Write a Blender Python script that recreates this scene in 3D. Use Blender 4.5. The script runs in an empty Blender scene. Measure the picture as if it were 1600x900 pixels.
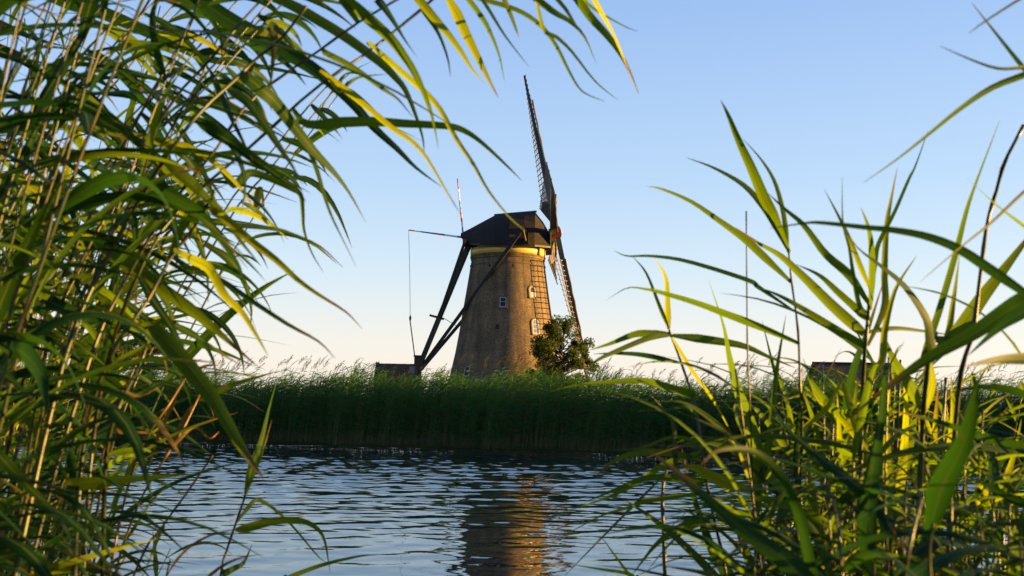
import bpy, bmesh, math, random
import numpy as np
from mathutils import Vector, Matrix
R = math.radians
random.seed(7); rng = np.random.default_rng(7)
scene = bpy.context.scene
COL = scene.collection

# ------------------------------------------------------------------ camera
FPX = 1555.6                       # focal length in photo pixels (35 mm on a 36 mm sensor, 1600 px wide)
EYE = Vector((0, 0, 1.5))
PITCH, ROLL = R(6.35), R(0.9)
fw = Vector((0, math.cos(PITCH), math.sin(PITCH)))
rt0 = Vector((1, 0, 0)); up0 = rt0.cross(fw)
rt = rt0 * math.cos(ROLL) + up0 * math.sin(ROLL)
up = up0 * math.cos(ROLL) - rt0 * math.sin(ROLL)
cam_d = bpy.data.cameras.new('camera'); cam = bpy.data.objects.new('camera', cam_d); COL.objects.link(cam)
cam_d.sensor_width = 36; cam_d.lens = 35.0; cam_d.clip_start = 0.05; cam_d.clip_end = 8000
M = Matrix.Identity(4)
for i in range(3):
    M[i][0] = rt[i]; M[i][1] = up[i]; M[i][2] = -fw[i]; M[i][3] = EYE[i]
cam.matrix_world = M
cam_d.dof.use_dof = True; cam_d.dof.focus_distance = 45; cam_d.dof.aperture_fstop = 8.0
scene.camera = cam

# ------------------------------------------------------------------ sky, sun, exposure
SUN_AZ, SUN_EL = R(86), R(5.5)     # azimuth clockwise from +Y (the view direction)
world = bpy.data.worlds.new('World'); scene.world = world; world.use_nodes = True
wn = world.node_tree; wn.nodes.clear()
sky = wn.nodes.new('ShaderNodeTexSky'); sky.sky_type = 'NISHITA'; sky.sun_disc = False
sky.sun_elevation = SUN_EL; sky.sun_rotation = SUN_AZ
sky.air_density = 1.0; sky.dust_density = 1.0; sky.ozone_density = 1.0; sky.altitude = 0
bg = wn.nodes.new('ShaderNodeBackground'); bg.inputs[1].default_value = 0.08
wo = wn.nodes.new('ShaderNodeOutputWorld')
tint = wn.nodes.new('ShaderNodeMix'); tint.data_type = 'RGBA'; tint.blend_type = 'MULTIPLY'; tint.inputs[0].default_value = 1
tint.inputs[7].default_value = (1.0, 0.94, 1.02, 1)
wn.links.new(sky.outputs[0], tint.inputs[6]); # the clear evening sky of the place: pale at the horizon, blue higher up, the same all round
geo = wn.nodes.new('ShaderNodeTexCoord'); sxyz = wn.nodes.new('ShaderNodeSeparateXYZ'); wn.links.new(geo.outputs['Generated'], sxyz.inputs[0])
rmp = wn.nodes.new('ShaderNodeValToRGB'); els = rmp.color_ramp.elements
stops = [(0.0, (.96, .87, .77)), (.05, (.85, .835, .81)), (.12, (.63, .765, .89)), (.21, (.46, .65, .90)), (.37, (.31, .50, .85)), (1.0, (.13, .28, .66))]
while len(els) < len(stops): els.new(.5)
for e_, (p_, c_) in zip(els, stops): e_.position = p_; e_.color = (*c_, 1)
wn.links.new(sxyz.outputs[2], rmp.inputs[0])
scl = wn.nodes.new('ShaderNodeVectorMath'); scl.operation = 'SCALE'; scl.inputs[3].default_value = 2.38; wn.links.new(rmp.outputs[0], scl.inputs[0])
mixs = wn.nodes.new('ShaderNodeMix'); mixs.data_type = 'RGBA'; mixs.inputs[0].default_value = 0.86
wn.links.new(tint.outputs[2], mixs.inputs[6]); wn.links.new(scl.outputs[0], mixs.inputs[7]); wn.links.new(mixs.outputs[2], bg.inputs[0]); wn.links.new(bg.outputs[0], wo.inputs[0])
sd = bpy.data.lights.new('sun', 'SUN'); sun = bpy.data.objects.new('sun', sd); COL.objects.link(sun)
sd.energy = 5.0; sd.angle = R(0.5); sd.color = (1.0, 0.56, 0.13)
to_sun = Vector((math.sin(SUN_AZ) * math.cos(SUN_EL), math.cos(SUN_AZ) * math.cos(SUN_EL), math.sin(SUN_EL)))
sun.rotation_euler = (-to_sun).to_track_quat('-Z', 'Y').to_euler(); sun.location = (60, 10, 40)
scene.view_settings.view_transform = 'Standard'; scene.view_settings.look = 'None'
scene.view_settings.exposure = 2.5; scene.view_settings.gamma = 1.0
scene.render.engine = 'CYCLES'

def at(px, py, d):
    """a point in the place: on the sight line of a photo pixel, d metres north of the camera"""
    v = fw * FPX + rt * (px - 800) + up * (450 - py)
    return EYE + v * (d / v.y)

# ------------------------------------------------------------------ object helpers
def link(name, mesh, parent=None, mat=None, loc=None):
    o = bpy.data.objects.new(name, mesh); COL.objects.link(o)
    if parent is not None: o.parent = parent
    if mat is not None and mesh is not None and len(mesh.materials) == 0: mesh.materials.append(mat)
    if loc is not None: o.location = loc
    return o
def tag(o, label, cat, group=None):
    o['label'] = label; o['category'] = cat
    if group: o['group'] = group
    return o
def thing(name, label, cat, loc=(0, 0, 0), group=None, rz=0.0):
    o = bpy.data.objects.new(name, None); COL.objects.link(o); o.empty_display_size = 0.2
    o.location = loc; o.rotation_euler = (0, 0, rz)
    return tag(o, label, cat, group)
def copy_tree(o, parent=None):
    c = o.copy(); COL.objects.link(c)
    if parent is not None: c.parent = parent
    for ch in list(o.children): copy_tree(ch, c)
    return c

class MB:
    """collects verts and faces, then links them as one mesh"""
    def __init__(s): s.v = []; s.f = []; s.uv = []; s.smooth = False
    def add(s, vs, fs, uvs=None):
        b = len(s.v); s.v += [tuple(p) for p in vs]; s.f += [tuple(i + b for i in f) for f in fs]
        if uvs is not None: s.uv += uvs
    def box(s, c, size, axes=None):
        ax = axes or (Vector((1, 0, 0)), Vector((0, 1, 0)), Vector((0, 0, 1)))
        c = Vector(c); vs = []
        for k in (-1, 1):
            for j in (-1, 1):
                for i in (-1, 1):
                    vs.append(c + ax[0] * (i * size[0] / 2) + ax[1] * (j * size[1] / 2) + ax[2] * (k * size[2] / 2))
        s.add(vs, [(0, 2, 3, 1), (4, 5, 7, 6), (0, 1, 5, 4), (2, 6, 7, 3), (0, 4, 6, 2), (1, 3, 7, 5)])
    def bar(s, a, b, w, h=None, upv=Vector((0, 0, 1)), w2=None, h2=None):
        a, b = Vector(a), Vector(b); t = (b - a).normalized(); h = h or w
        w2 = w2 or w; h2 = h2 or h
        x = t.cross(upv)
        if x.length < 1e-4: x = t.cross(Vector((1, 0, 0)))
        x.normalize(); y = x.cross(t)
        vs = [a + x * (i * w / 2) + y * (j * h / 2) for i, j in ((-1, -1), (1, -1), (1, 1), (-1, 1))]
        vs += [b + x * (i * w2 / 2) + y * (j * h2 / 2) for i, j in ((-1, -1), (1, -1), (1, 1), (-1, 1))]
        s.add(vs, [(3, 2, 1, 0), (4, 5, 6, 7), (0, 1, 5, 4), (1, 2, 6, 5), (2, 3, 7, 6), (3, 0, 4, 7)])
    def tube(s, pts, rad, n=6, caps=True):
        pts = [Vector(p) for p in pts]; m = len(pts)
        rad = rad if isinstance(rad, (list, tuple)) else [rad] * m
        vs = []; fs = []; x = None
        for i, p in enumerate(pts):
            t = (pts[min(i + 1, m - 1)] - pts[max(i - 1, 0)]).normalized()
            if x is None:
                x = t.cross(Vector((0.3, 0.9, 0.1))); x.normalize()
            else:
                x = (x - t * x.dot(t)).normalized()
            y = t.cross(x)
            for k in range(n):
                a = 2 * math.pi * k / n
                vs.append(p + (x * math.cos(a) + y * math.sin(a)) * rad[i])
        for i in range(m - 1):
            for k in range(n):
                k2 = (k + 1) % n
                fs.append((i * n + k, i * n + k2, (i + 1) * n + k2, (i + 1) * n + k))
        if caps:
            fs.append(tuple(range(n))[::-1]); fs.append(tuple((m - 1) * n + k for k in range(n)))
        s.add(vs, fs)
    def mesh(s, name, smooth=False):
        me = bpy.data.meshes.new(name); me.from_pydata(s.v, [], s.f)
        if s.uv:
            l = me.uv_layers.new(name='UVMap')
            for p in me.polygons:
                for li in p.loop_indices: l.data[li].uv = s.uv[me.loops[li].vertex_index]
        if smooth: me.polygons.foreach_set('use_smooth', [True] * len(me.polygons))
        me.update(); return me
    def build(s, name, mat, parent=None, smooth=False):
        return link(name, s.mesh(name, smooth), parent, mat)

# ------------------------------------------------------------------ materials
class NT:
    def __init__(s, name):
        s.m = bpy.data.materials.new(name); s.m.use_nodes = True; s.t = s.m.node_tree; s.t.nodes.clear()
        s.out = s.n('ShaderNodeOutputMaterial')
    def n(s, t, **kw):
        nd = s.t.nodes.new(t)
        for k, v in kw.items(): setattr(nd, k, v)
        return nd
    def l(s, a, b): s.t.links.new(a, b)
    def mapping(s, src='Object', scale=(1, 1, 1), rot=(0, 0, 0)):
        tc = s.n('ShaderNodeTexCoord'); mp = s.n('ShaderNodeMapping')
        mp.inputs['Scale'].default_value = scale; mp.inputs['Rotation'].default_value = rot
        s.l(tc.outputs[src], mp.inputs[0]); return mp.outputs[0]
    def noise(s, vec, scale, detail=4, rough=0.6):
        nd = s.n('ShaderNodeTexNoise'); nd.inputs['Scale'].default_value = scale
        nd.inputs['Detail'].default_value = detail; nd.inputs['Roughness'].default_value = rough
        if vec is not None: s.l(vec, nd.inputs['Vector'])
        return nd.outputs['Fac']
    def ramp(s, fac, stops):
        r = s.n('ShaderNodeValToRGB'); e = r.color_ramp.elements
        while len(e) < len(stops): e.new(0.5)
        for el, (p, c) in zip(e, stops): el.position = p; el.color = (*c, 1)
        s.l(fac, r.inputs[0]); return r.outputs[0]
    def mix(s, fac, a, b, mode='MIX'):
        m = s.n('ShaderNodeMix', data_type='RGBA', blend_type=mode)
        for val, i in ((fac, 0), (a, 6), (b, 7)):
            if isinstance(val, (int, float)): m.inputs[i].default_value = val
            elif isinstance(val, tuple): m.inputs[i].default_value = (*val, 1)
            else: s.l(val, m.inputs[i])
        return m.outputs[2]
    def math(s, op, a, b=0.0):
        m = s.n('ShaderNodeMath', operation=op)
        for val, i in ((a, 0), (b, 1)):
            if isinstance(val, (int, float)): m.inputs[i].default_value = val
            else: s.l(val, m.inputs[i])
        return m.outputs[0]
    def bump(s, h, strength, dist):
        b = s.n('ShaderNodeBump'); b.inputs['Strength'].default_value = strength; b.inputs['Distance'].default_value = dist
        s.l(h, b.inputs['Height']); return b.outputs[0]
    def princ(s, col, rough=0.6, normal=None, spec=0.3, **kw):
        p = s.n('ShaderNodeBsdfPrincipled')
        if isinstance(col, tuple): p.inputs['Base Color'].default_value = (*col, 1)
        else: s.l(col, p.inputs['Base Color'])
        if isinstance(rough, (int, float)): p.inputs['Roughness'].default_value = rough
        else: s.l(rough, p.inputs['Roughness'])
        p.inputs['Specular IOR Level'].default_value = spec
        for k, v in kw.items(): p.inputs[k].default_value = v
        if normal is not None: s.l(normal, p.inputs['Normal'])
        return p
    def done(s, sh): s.l(sh, s.out.inputs[0]); return s.m

def leaf_material(name, c1, c2, trans, tamt=0.42, tip=None, spec=0.25, vein=True, obj_var=True):
    """leaf blade: diffuse + light passing through, with veins and dry tips"""
    t = NT(name)
    uv = t.n('ShaderNodeUVMap'); sep = t.n('ShaderNodeSeparateXYZ'); t.l(uv.outputs[0], sep.inputs[0])
    nz = t.noise(t.mapping('Object', (9, 9, 9)), 1.3, 3)
    oi = t.n('ShaderNodeObjectInfo')
    f = t.math('ADD', t.math('MULTIPLY', nz, 0.55), t.math('MULTIPLY', oi.outputs['Random'], 0.6 if obj_var else 0.3))
    f = t.math('SUBTRACT', f, 0.1) if obj_var else t.math('MINIMUM', t.math('MAXIMUM', t.math('MULTIPLY', t.math('SUBTRACT', nz, 0.40), 3.0), 0.0), 1.0)
    col = t.mix(f, c1, c2)
    tcol = t.mix(f, trans, tuple(min(1, x * s) for x, s in zip(trans, (1.35, 1.02, 0.9))))
    if vein:
        w = t.n('ShaderNodeTexWave', wave_type='BANDS', bands_direction='X'); w.inputs['Scale'].default_value = 5.5
        w.inputs['Distortion'].default_value = 0.4
        t.l(uv.outputs[0], w.inputs['Vector'])
        vm = t.math('ADD', t.math('MULTIPLY', w.outputs['Fac'], 0.42), 0.74)
        vv = t.n('ShaderNodeCombineXYZ')
        for i in range(3): t.l(vm, vv.inputs[i])
        col = t.mix(1.0, col, vv.outputs[0], 'MULTIPLY'); tcol = t.mix(1.0, tcol, vv.outputs[0], 'MULTIPLY')
    if vein:
        du = t.math('ABSOLUTE', t.math('SUBTRACT', sep.outputs[0], 0.5))
        mr = t.math('MULTIPLY', t.math('LESS_THAN', du, 0.055), 0.45)
        col = t.mix(mr, col, (0.10, 0.13, 0.04)); tcol = t.mix(mr, tcol, (0.05, 0.08, 0.01))
        sp = t.ramp(t.noise(t.mapping('Object', (60, 60, 60)), 1.0, 2, 0.7), [(0.66, (0, 0, 0)), (0.76, (1, 1, 1))])
        sp = t.math('MULTIPLY', sp, 0.55)
        col = t.mix(sp, col, (0.05, 0.035, 0.012)); tcol = t.mix(sp, tcol, (0.08, 0.05, 0.01))
    if tip is not None:
        tf = t.n('ShaderNodeMapRange'); tf.inputs[1].default_value = 0.95; tf.inputs[2].default_value = 1.05
        t.l(t.math('ADD', sep.outputs[1], t.math('MULTIPLY', t.math('SUBTRACT', oi.outputs['Random'], 0.5), 0.5)), tf.inputs[0])
        col = t.mix(tf.outputs[0], col, tip); tcol = t.mix(tf.outputs[0], tcol, tuple(x * 1.4 for x in tip))
    p = t.princ(col, 0.55, None, spec * .28)
    tr = t.n('ShaderNodeBsdfTranslucent'); t.l(tcol, tr.inputs[0])
    mx = t.n('ShaderNodeMixShader'); mx.inputs[0].default_value = tamt
    t.l(p.outputs[0], mx.inputs[1]); t.l(tr.outputs[0], mx.inputs[2])
    return t.done(mx.outputs[0])

MAT = {}
TIP = (0.075, 0.058, 0.018)
MAT['g'] = leaf_material('reed_leaf_green', (0.010, 0.034, 0.003), (0.021, 0.050, 0.003), (0.11, 0.215, 0.003), 0.45, TIP)
MAT['b'] = leaf_material('reed_leaf_shaded', (0.003, 0.020, 0.005), (0.007, 0.031, 0.005), (0.022, 0.085, 0.004), 0.35, TIP)  # bluish dark copy of the green leaf: shade put into its colour
MAT['y'] = leaf_material('reed_leaf_yellowing', (0.020, 0.050, 0.003), (0.048, 0.068, 0.003), (0.26, 0.36, 0.004), 0.5, (0.14, 0.10, 0.02))
MAT['o'] = leaf_material('reed_leaf_dry', (0.075, 0.045, 0.012), (0.10, 0.062, 0.016), (0.20, 0.14, 0.025), 0.4, (0.3, 0.14, 0.04))
MAT['s'] = leaf_material('reed_leaf_silvery', (0.03, 0.045, 0.022), (0.05, 0.062, 0.034), (0.07, 0.11, 0.025), 0.3, TIP, spec=0.5)

def stem_material(name, c1, c2, c3):
    t = NT(name); v = t.mapping('Object', (1, 1, 1))
    n1 = t.noise(v, 7, 3); oi = t.n('ShaderNodeObjectInfo')
    col = t.mix(t.math('MULTIPLY', t.math('ADD', n1, oi.outputs['Random']), 0.6), c1, c2)
    n2 = t.noise(t.mapping('Object', (3, 3, 3)), 4, 2)
    col = t.mix(t.ramp(n2, [(0.52, (0, 0, 0)), (0.66, (1, 1, 1))]), col, c3)
    p = t.princ(col, 0.4, None, 0.4)
    tr = t.n('ShaderNodeBsdfTranslucent'); t.l(col, tr.inputs[0])
    mx = t.n('ShaderNodeMixShader'); mx.inputs[0].default_value = 0.25
    t.l(p.outputs[0], mx.inputs[1]); t.l(tr.outputs[0], mx.inputs[2])
    return t.done(mx.outputs[0])
MAT['stem'] = stem_material('reed_stem', (0.011, 0.025, 0.003), (0.030, 0.034, 0.005), (0.065, 0.038, 0.008))
MAT['stem_dry'] = stem_material('reed_stem_dry', (0.12, 0.065, 0.016), (0.15, 0.08, 0.018), (0.12, 0.045, 0.014))
MAT['stem_green'] = stem_material('reed_stem_green', (0.012, 0.028, 0.003), (0.028, 0.040, 0.005), (0.06, 0.045, 0.009))

def mat_simple(name, c1, c2, rough, nscale=8, stretch=(1, 1, 1), bump=0.3, bdist=0.01, spec=0.3):
    t = NT(name); v = t.mapping('Object', stretch); n1 = t.noise(v, nscale, 5)
    col = t.ramp(n1, [(0.3, c1), (0.7, c2)])
    return t.done(t.princ(col, rough, t.bump(n1, bump, bdist), spec).outputs[0])

def mat_brick(name, ca, cb, cm, bw=0.21, bh=0.06):
    t = NT(name); uv = t.n('ShaderNodeUVMap')
    b = t.n('ShaderNodeTexBrick'); t.l(uv.outputs[0], b.inputs['Vector'])
    b.inputs['Color1'].default_value = (*ca, 1); b.inputs['Color2'].default_value = (*cb, 1); b.inputs['Mortar'].default_value = (*cm, 1)
    b.inputs['Scale'].default_value = 1; b.inputs['Brick Width'].default_value = bw; b.inputs['Row Height'].default_value = bh
    b.inputs['Mortar Size'].default_value = 0.006; b.inputs['Bias'].default_value = -0.1
    mp = t.n('ShaderNodeMapping'); mp.inputs['Scale'].default_value = (1, 1, 1); t.l(uv.outputs[0], mp.inputs[0])
    n1 = t.noise(mp.outputs[0], 0.55, 6, 0.65)
    mp2 = t.n('ShaderNodeMapping'); mp2.inputs['Scale'].default_value = (4.5, 12, 1); t.l(uv.outputs[0], mp2.inputs[0])
    n2 = t.noise(mp2.outputs[0], 1.0, 2, 0.7)
    mp3 = t.n('ShaderNodeMapping'); mp3.inputs['Scale'].default_value = (1.5, 0.12, 1); t.l(uv.outputs[0], mp3.inputs[0])
    n3 = t.noise(mp3.outputs[0], 1.0, 4, 0.6)
    col = t.mix(1.0, b.outputs['Color'], t.ramp(n1, [(0.3, (0.55, 0.55, 0.56)), (0.7, (1.2, 1.14, 1.05))]), 'MULTIPLY')
    col = t.mix(1.0, col, t.ramp(n2, [(0.25, (0.45, 0.45, 0.45)), (0.72, (1.5, 1.45, 1.4))]), 'MULTIPLY')
    col = t.mix(1.0, col, t.ramp(n3, [(0.34, (0.55, 0.55, 0.57)), (0.6, (1.05, 1.05, 1.05))]), 'MULTIPLY')
    h = t.math('ADD', t.math('MULTIPLY', b.outputs['Fac'], -0.7), t.math('MULTIPLY', n2, 0.6))
    return t.done(t.princ(col, 0.85, t.bump(h, 0.6, 0.02), 0.2).outputs[0])

MAT['brick'] = mat_brick('tower_brick', (0.165, 0.122, 0.074), (0.095, 0.070, 0.046), (0.155, 0.13, 0.098))
MAT['redbrick'] = mat_brick('shed_brick', (0.07, 0.042, 0.03), (0.055, 0.035, 0.026), (0.09, 0.08, 0.065))
MAT['thatch'] = mat_simple('thatch', (0.010, 0.008, 0.009), (0.028, 0.022, 0.020), 0.9, 9, (1.2, 1.2, 0.25), 0.9, 0.05, 0.15)
MAT['tar'] = mat_simple('tarred_wood', (0.012, 0.013, 0.015), (0.03, 0.03, 0.032), 0.55, 6, (1, 1, 1), 0.2, 0.01)
MAT['stock'] = mat_simple('stock_paint', (0.012, 0.028, 0.03), (0.03, 0.05, 0.05), 0.45, 5, (1, 1, 1), 0.2, 0.01)
MAT['band'] = mat_simple('cornice_paint', (0.46, 0.31, 0.06), (0.54, 0.38, 0.09), 0.32, 3, (1, 1, 0.3), 0.15, 0.01, 0.5)
MAT['lath'] = mat_simple('sail_bar_wood', (0.09, 0.072, 0.055), (0.14, 0.115, 0.09), 0.7, 4)
MAT['cloth'] = mat_simple('sail_cloth', (0.065, 0.05, 0.044), (0.10, 0.075, 0.066), 0.9, 3, (1, 1, 1), 0.4, 0.05)
MAT['board'] = mat_simple('wind_board_paint', (0.30, 0.32, 0.28), (0.40, 0.41, 0.37), 0.45, 3)
MAT['red'] = mat_simple('red_paint', (0.14, 0.008, 0.009), (0.20, 0.014, 0.014), 0.4, 5)
MAT['white'] = mat_simple('white_paint', (0.17, 0.18, 0.20), (0.23, 0.24, 0.26), 0.4, 5)
MAT['blue'] = mat_simple('blue_paint', (0.03, 0.12, 0.24), (0.05, 0.16, 0.30), 0.4, 5)
MAT['lead'] = mat_simple('lead_grey', (0.04, 0.07, 0.11), (0.07, 0.10, 0.14), 0.6, 5)
MAT['pole_white'] = mat_simple('pole_white', (0.7, 0.7, 0.7), (0.8, 0.8, 0.8), 0.4, 5)
MAT['pole_red'] = mat_simple('pole_red', (0.5, 0.02, 0.03), (0.6, 0.04, 0.04), 0.4, 5)
MAT['pole_blue'] = mat_simple('pole_blue', (0.03, 0.2, 0.45), (0.05, 0.25, 0.5), 0.4, 5)
MAT['dark'] = mat_simple('dark_opening', (0.012, 0.011, 0.010), (0.02, 0.018, 0.016), 0.8, 5)
MAT['rope'] = mat_simple('rope_hemp', (0.07, 0.06, 0.05), (0.12, 0.10, 0.08), 0.8, 20)
MAT['roof'] = mat_simple('roof_tile', (0.04, 0.02, 0.014), (0.075, 0.035, 0.022), 0.8, 3)
MAT['slate'] = mat_simple('dark_thatch_roof', (0.008, 0.009, 0.011), (0.017, 0.018, 0.020), 0.8, 5)
MAT['bark'] = mat_simple('bark', (0.03, 0.021, 0.016), (0.07, 0.05, 0.036), 0.9, 6, (1, 1, 0.3), 0.8, 0.03)
MAT['post'] = mat_simple('weathered_post', (0.30, 0.27, 0.23), (0.45, 0.41, 0.36), 0.8, 6, (1, 1, 0.2))
MAT['soil'] = mat_simple('bank_soil', (0.03, 0.025, 0.015), (0.06, 0.05, 0.03), 0.95, 3)
t = NT('meadow_grass'); n1 = t.noise(t.mapping('Object'), 0.4, 6)
MAT['meadow'] = t.done(t.princ(t.ramp(n1, [(0.3, (0.035, 0.06, 0.015)), (0.7, (0.08, 0.10, 0.025))]), 0.9, t.bump(n1, 0.5, 0.2), 0.1).outputs[0])
t = NT('window_glass')
MAT['glass'] = t.done(t.princ((0.10, 0.12, 0.15), 0.06, None, 0.9).outputs[0])
MAT['bankleaf'] = leaf_material('far_reed_leaf', (0.004, 0.030, 0.009), (0.032, 0.125, 0.027), (0.07, 0.20, 0.012), 0.3, None, 0.2, False, False)
MAT['bankstem'] = mat_simple('far_reed_stem', (0.03, 0.045, 0.012), (0.11, 0.10, 0.035), 0.7, 3)
MAT['plume'] = leaf_material('reed_plume', (0.026, 0.027, 0.014), (0.045, 0.040, 0.020), (0.05, 0.055, 0.02), 0.4, None, 0.1, False, True)
MAT['treeleaf'] = leaf_material('tree_leaf', (0.013, 0.030, 0.004), (0.035, 0.050, 0.006), (0.10, 0.14, 0.008), 0.35, None, 0.2, False, False)
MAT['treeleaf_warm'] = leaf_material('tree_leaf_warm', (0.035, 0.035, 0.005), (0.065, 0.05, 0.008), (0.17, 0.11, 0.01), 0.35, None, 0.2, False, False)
MAT['pad'] = mat_simple('duckweed', (0.012, 0.026, 0.006), (0.03, 0.045, 0.01), 0.6, 4)

# water: dark body, mirror-like surface, fine ripples by bump
t = NT('canal_water')
v = t.mapping('Object', (0.55, 1.0, 1.0))
n1 = t.noise(v, 5.5, 3, 0.5); n2 = t.noise(t.mapping('Object', (0.5, 1, 1), (0, 0, 0.3)), 14, 2, 0.5)
patch = t.ramp(t.noise(t.mapping('Object', (0.16, 0.3, 1)), 0.9, 3), [(0.35, (0.25, 0.25, 0.25)), (0.65, (1, 1, 1))])
h = t.math('MULTIPLY', t.math('ADD', n1, t.math('MULTIPLY', n2, 0.25)), patch)
p = t.princ((0.005, 0.009, 0.012), 0.02, t.bump(h, 0.14, 0.02), 0.5, IOR=3.0)
p.inputs['Specular Tint'].default_value = (0.76, 0.92, 1.0, 1)
MAT['water'] = t.done(p.outputs[0])

# ------------------------------------------------------------------ terrain and water
def bank_y(x): return 28.9 - 0.2 * np.clip(x, -60, 60)
def sheet(name, xs, prof, base, mat):
    """prof: list of (offset from base line, z); base(x) gives the line"""
    mb = MB(); n = len(prof)
    for x in xs:
        for (o, z) in prof: mb.v.append((x, base(x) + o, z))
    for i in range(len(xs) - 1):
        for j in range(n - 1):
            mb.f.append((i * n + j, (i + 1) * n + j, (i + 1) * n + j + 1, i * n + j + 1))
    o = mb.build(name, mat, None, True); o['kind'] = 'structure'; return o
xs = [-3000, -800, -300, -120, -60] + list(np.linspace(-50, 50, 51)) + [60, 120, 300, 800, 3000]
sheet('far_bank', [float(x) for x in xs],
      [(0.3, -0.8), (0.8, -0.02), (1.2, 0.05), (3, 0.25), (9, 0.8), (25, 1.1), (60, 1.2), (200, 0.9), (900, 0.3), (5000, 0.0)], bank_y, MAT['meadow'])
sheet('near_bank', [float(x) for x in xs], [(-2000, 0.6), (-40, 0.45), (-6, 0.35), (-0.9, 0.22), (-0.2, 0.03), (0.5, -0.9)], lambda x: 1.1, MAT['soil'])
mb = MB(); mb.add([(-3000, -3, -0.07), (3000, -3, -0.07), (3000, 60, -0.07), (-3000, 60, -0.07)], [(0, 1, 2, 3)])
o = mb.build('canal_bed_water', MAT['water']); o['kind'] = 'structure'; o.name = 'canal_water'
# rippled stretch of the canal in front of the camera
nx, ny = 680, 740
gx = np.linspace(-21, 21, nx); gy = np.linspace(1.0, 34.5, ny)
X, Y = np.meshgrid(gx, gy); Z = np.zeros_like(X)
far = (0.18 + 0.98 * np.clip((Y - 8) / 13, 0, 1)) * (0.14 + 0.86 * np.clip((bank_y(X) - Y - .8) / (3.0 + 1.2 * np.sin(X * .23)), 0, 1))
for k in range(56):
    lam = 0.18 * (1.2 / 0.18) ** rng.random(); kk = 2 * math.pi / lam
    th = math.pi / 2 + 0.22 + rng.normal(0, 0.5)
    sl = 0.0225 * (0.75 + 0.5 * rng.random()) * (.75 if lam > .8 else 1.0)
    ph = rng.random() * 6.28
    env = 0.6 + 0.4 * np.sin(X * (0.10 + 0.25 * rng.random()) + Y * (0.05 + 0.2 * rng.random()) + rng.random() * 6.28)
    Z += env * far * sl / kk * np.sin(kk * (math.cos(th) * X + math.sin(th) * Y) + ph)
vs = np.stack([X.ravel(), Y.ravel(), Z.ravel()], 1)
idx = np.arange(nx * ny).reshape(ny, nx)
fq = np.stack([idx[:-1, :-1].ravel(), idx[:-1, 1:].ravel(), idx[1:, 1:].ravel(), idx[1:, :-1].ravel()], 1)
def np_mesh(name, vs, faces, smooth=True):
    me = bpy.data.meshes.new(name); k = faces.shape[1]
    me.vertices.add(len(vs)); me.vertices.foreach_set('co', vs.astype(np.float32).ravel())
    me.loops.add(faces.size); me.loops.foreach_set('vertex_index', faces.astype(np.int32).ravel())
    me.polygons.add(len(faces)); me.polygons.foreach_set('loop_start', np.arange(0, faces.size, k, dtype=np.int32))
    me.polygons.foreach_set('use_smooth', np.full(len(faces), smooth)); me.update(calc_edges=True); me.validate(); return me
o = link('rippled_water', np_mesh('rippled_water', vs, fq), None, MAT['water']); o['kind'] = 'structure'

# duckweed along the far edge
mb = MB()
for i in range(900):
    x = random.uniform(-20, 20); off = abs(random.gauss(0, .25 + .25 * math.sin(x * .7) ** 2)) + 0.02
    c = Vector((x, bank_y(x) - off, 0.02 + random.uniform(0, .012))); r = random.uniform(0.03, 0.09)
    mb.add([c + Vector((math.cos(a) * r * 1.3, math.sin(a) * r, 0)) for a in (0, 1.05, 2.1, 3.14, 4.2, 5.25)], [(0, 1, 2, 3, 4, 5)])
o = mb.build('duckweed', MAT['pad']); o['kind'] = 'stuff'

# ------------------------------------------------------------------ the windmill
MD = 92.0
TX = -0.42                           # tower axis
mill = thing('brick_windmill', 'round brick tower windmill with dark thatched cap behind the reed bank', 'windmill', (TX, MD, 0.9))
mill_inv = Vector((TX, MD, 0.9))
def L(p): return Vector(p) - mill_inv         # world -> mill
TOWER = [(0.9, 5.95), (2.2, 5.55), (3.75, 5.12), (5.6, 4.72), (7.5, 4.40), (9.2, 4.15), (11.0, 3.87), (12.8, 3.60), (14.25, 3.40)]
def tower_r(z):
    for (z0, r0), (z1, r1) in zip(TOWER, TOWER[1:]):
        if z <= z1: return r0 + (r1 - r0) * (z - z0) / (z1 - z0)
    return TOWER[-1][1]
def lathe(mb, prof, n=96, uvw=True):
    b = len(mb.v)
    for (z, r) in prof:
        for k in range(n + 1):
            a = 2 * math.pi * k / n
            mb.v.append((r * math.sin(a), -r * math.cos(a), z - 0.9))
            mb.uv.append((a * 4.4, z))
    m = n + 1
    for i in range(len(prof) - 1):
        for k in range(n):
            mb.f.append((b + i * m + k, b + i * m + k + 1, b + (i + 1) * m + k + 1, b + (i + 1) * m + k))
mb = MB(); lathe(mb, TOWER + [(14.25, 3.2)]); mb.build('tower', MAT['brick'], mill, True)
mb = MB(); lathe(mb, [(14.22, 3.35), (14.25, 3.47), (14.42, 3.47), (14.45, 3.52), (14.58, 3.52), (14.62, 3.36), (14.7, 3.3)])
mb.build('brick_cornice', MAT['brick'], mill, False)
mb = MB(); lathe(mb, [(13.62, 3.40), (13.64, 3.53), (13.74, 3.53), (13.76, 3.40)]); mb.build('brick_course', MAT['brick'], mill, False)
mb = MB(); lathe(mb, [(14.6, 3.40), (14.63, 3.50), (15.25, 3.50), (15.28, 3.3)]); mb.build('cornice_band', MAT['band'], mill, True)

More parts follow.
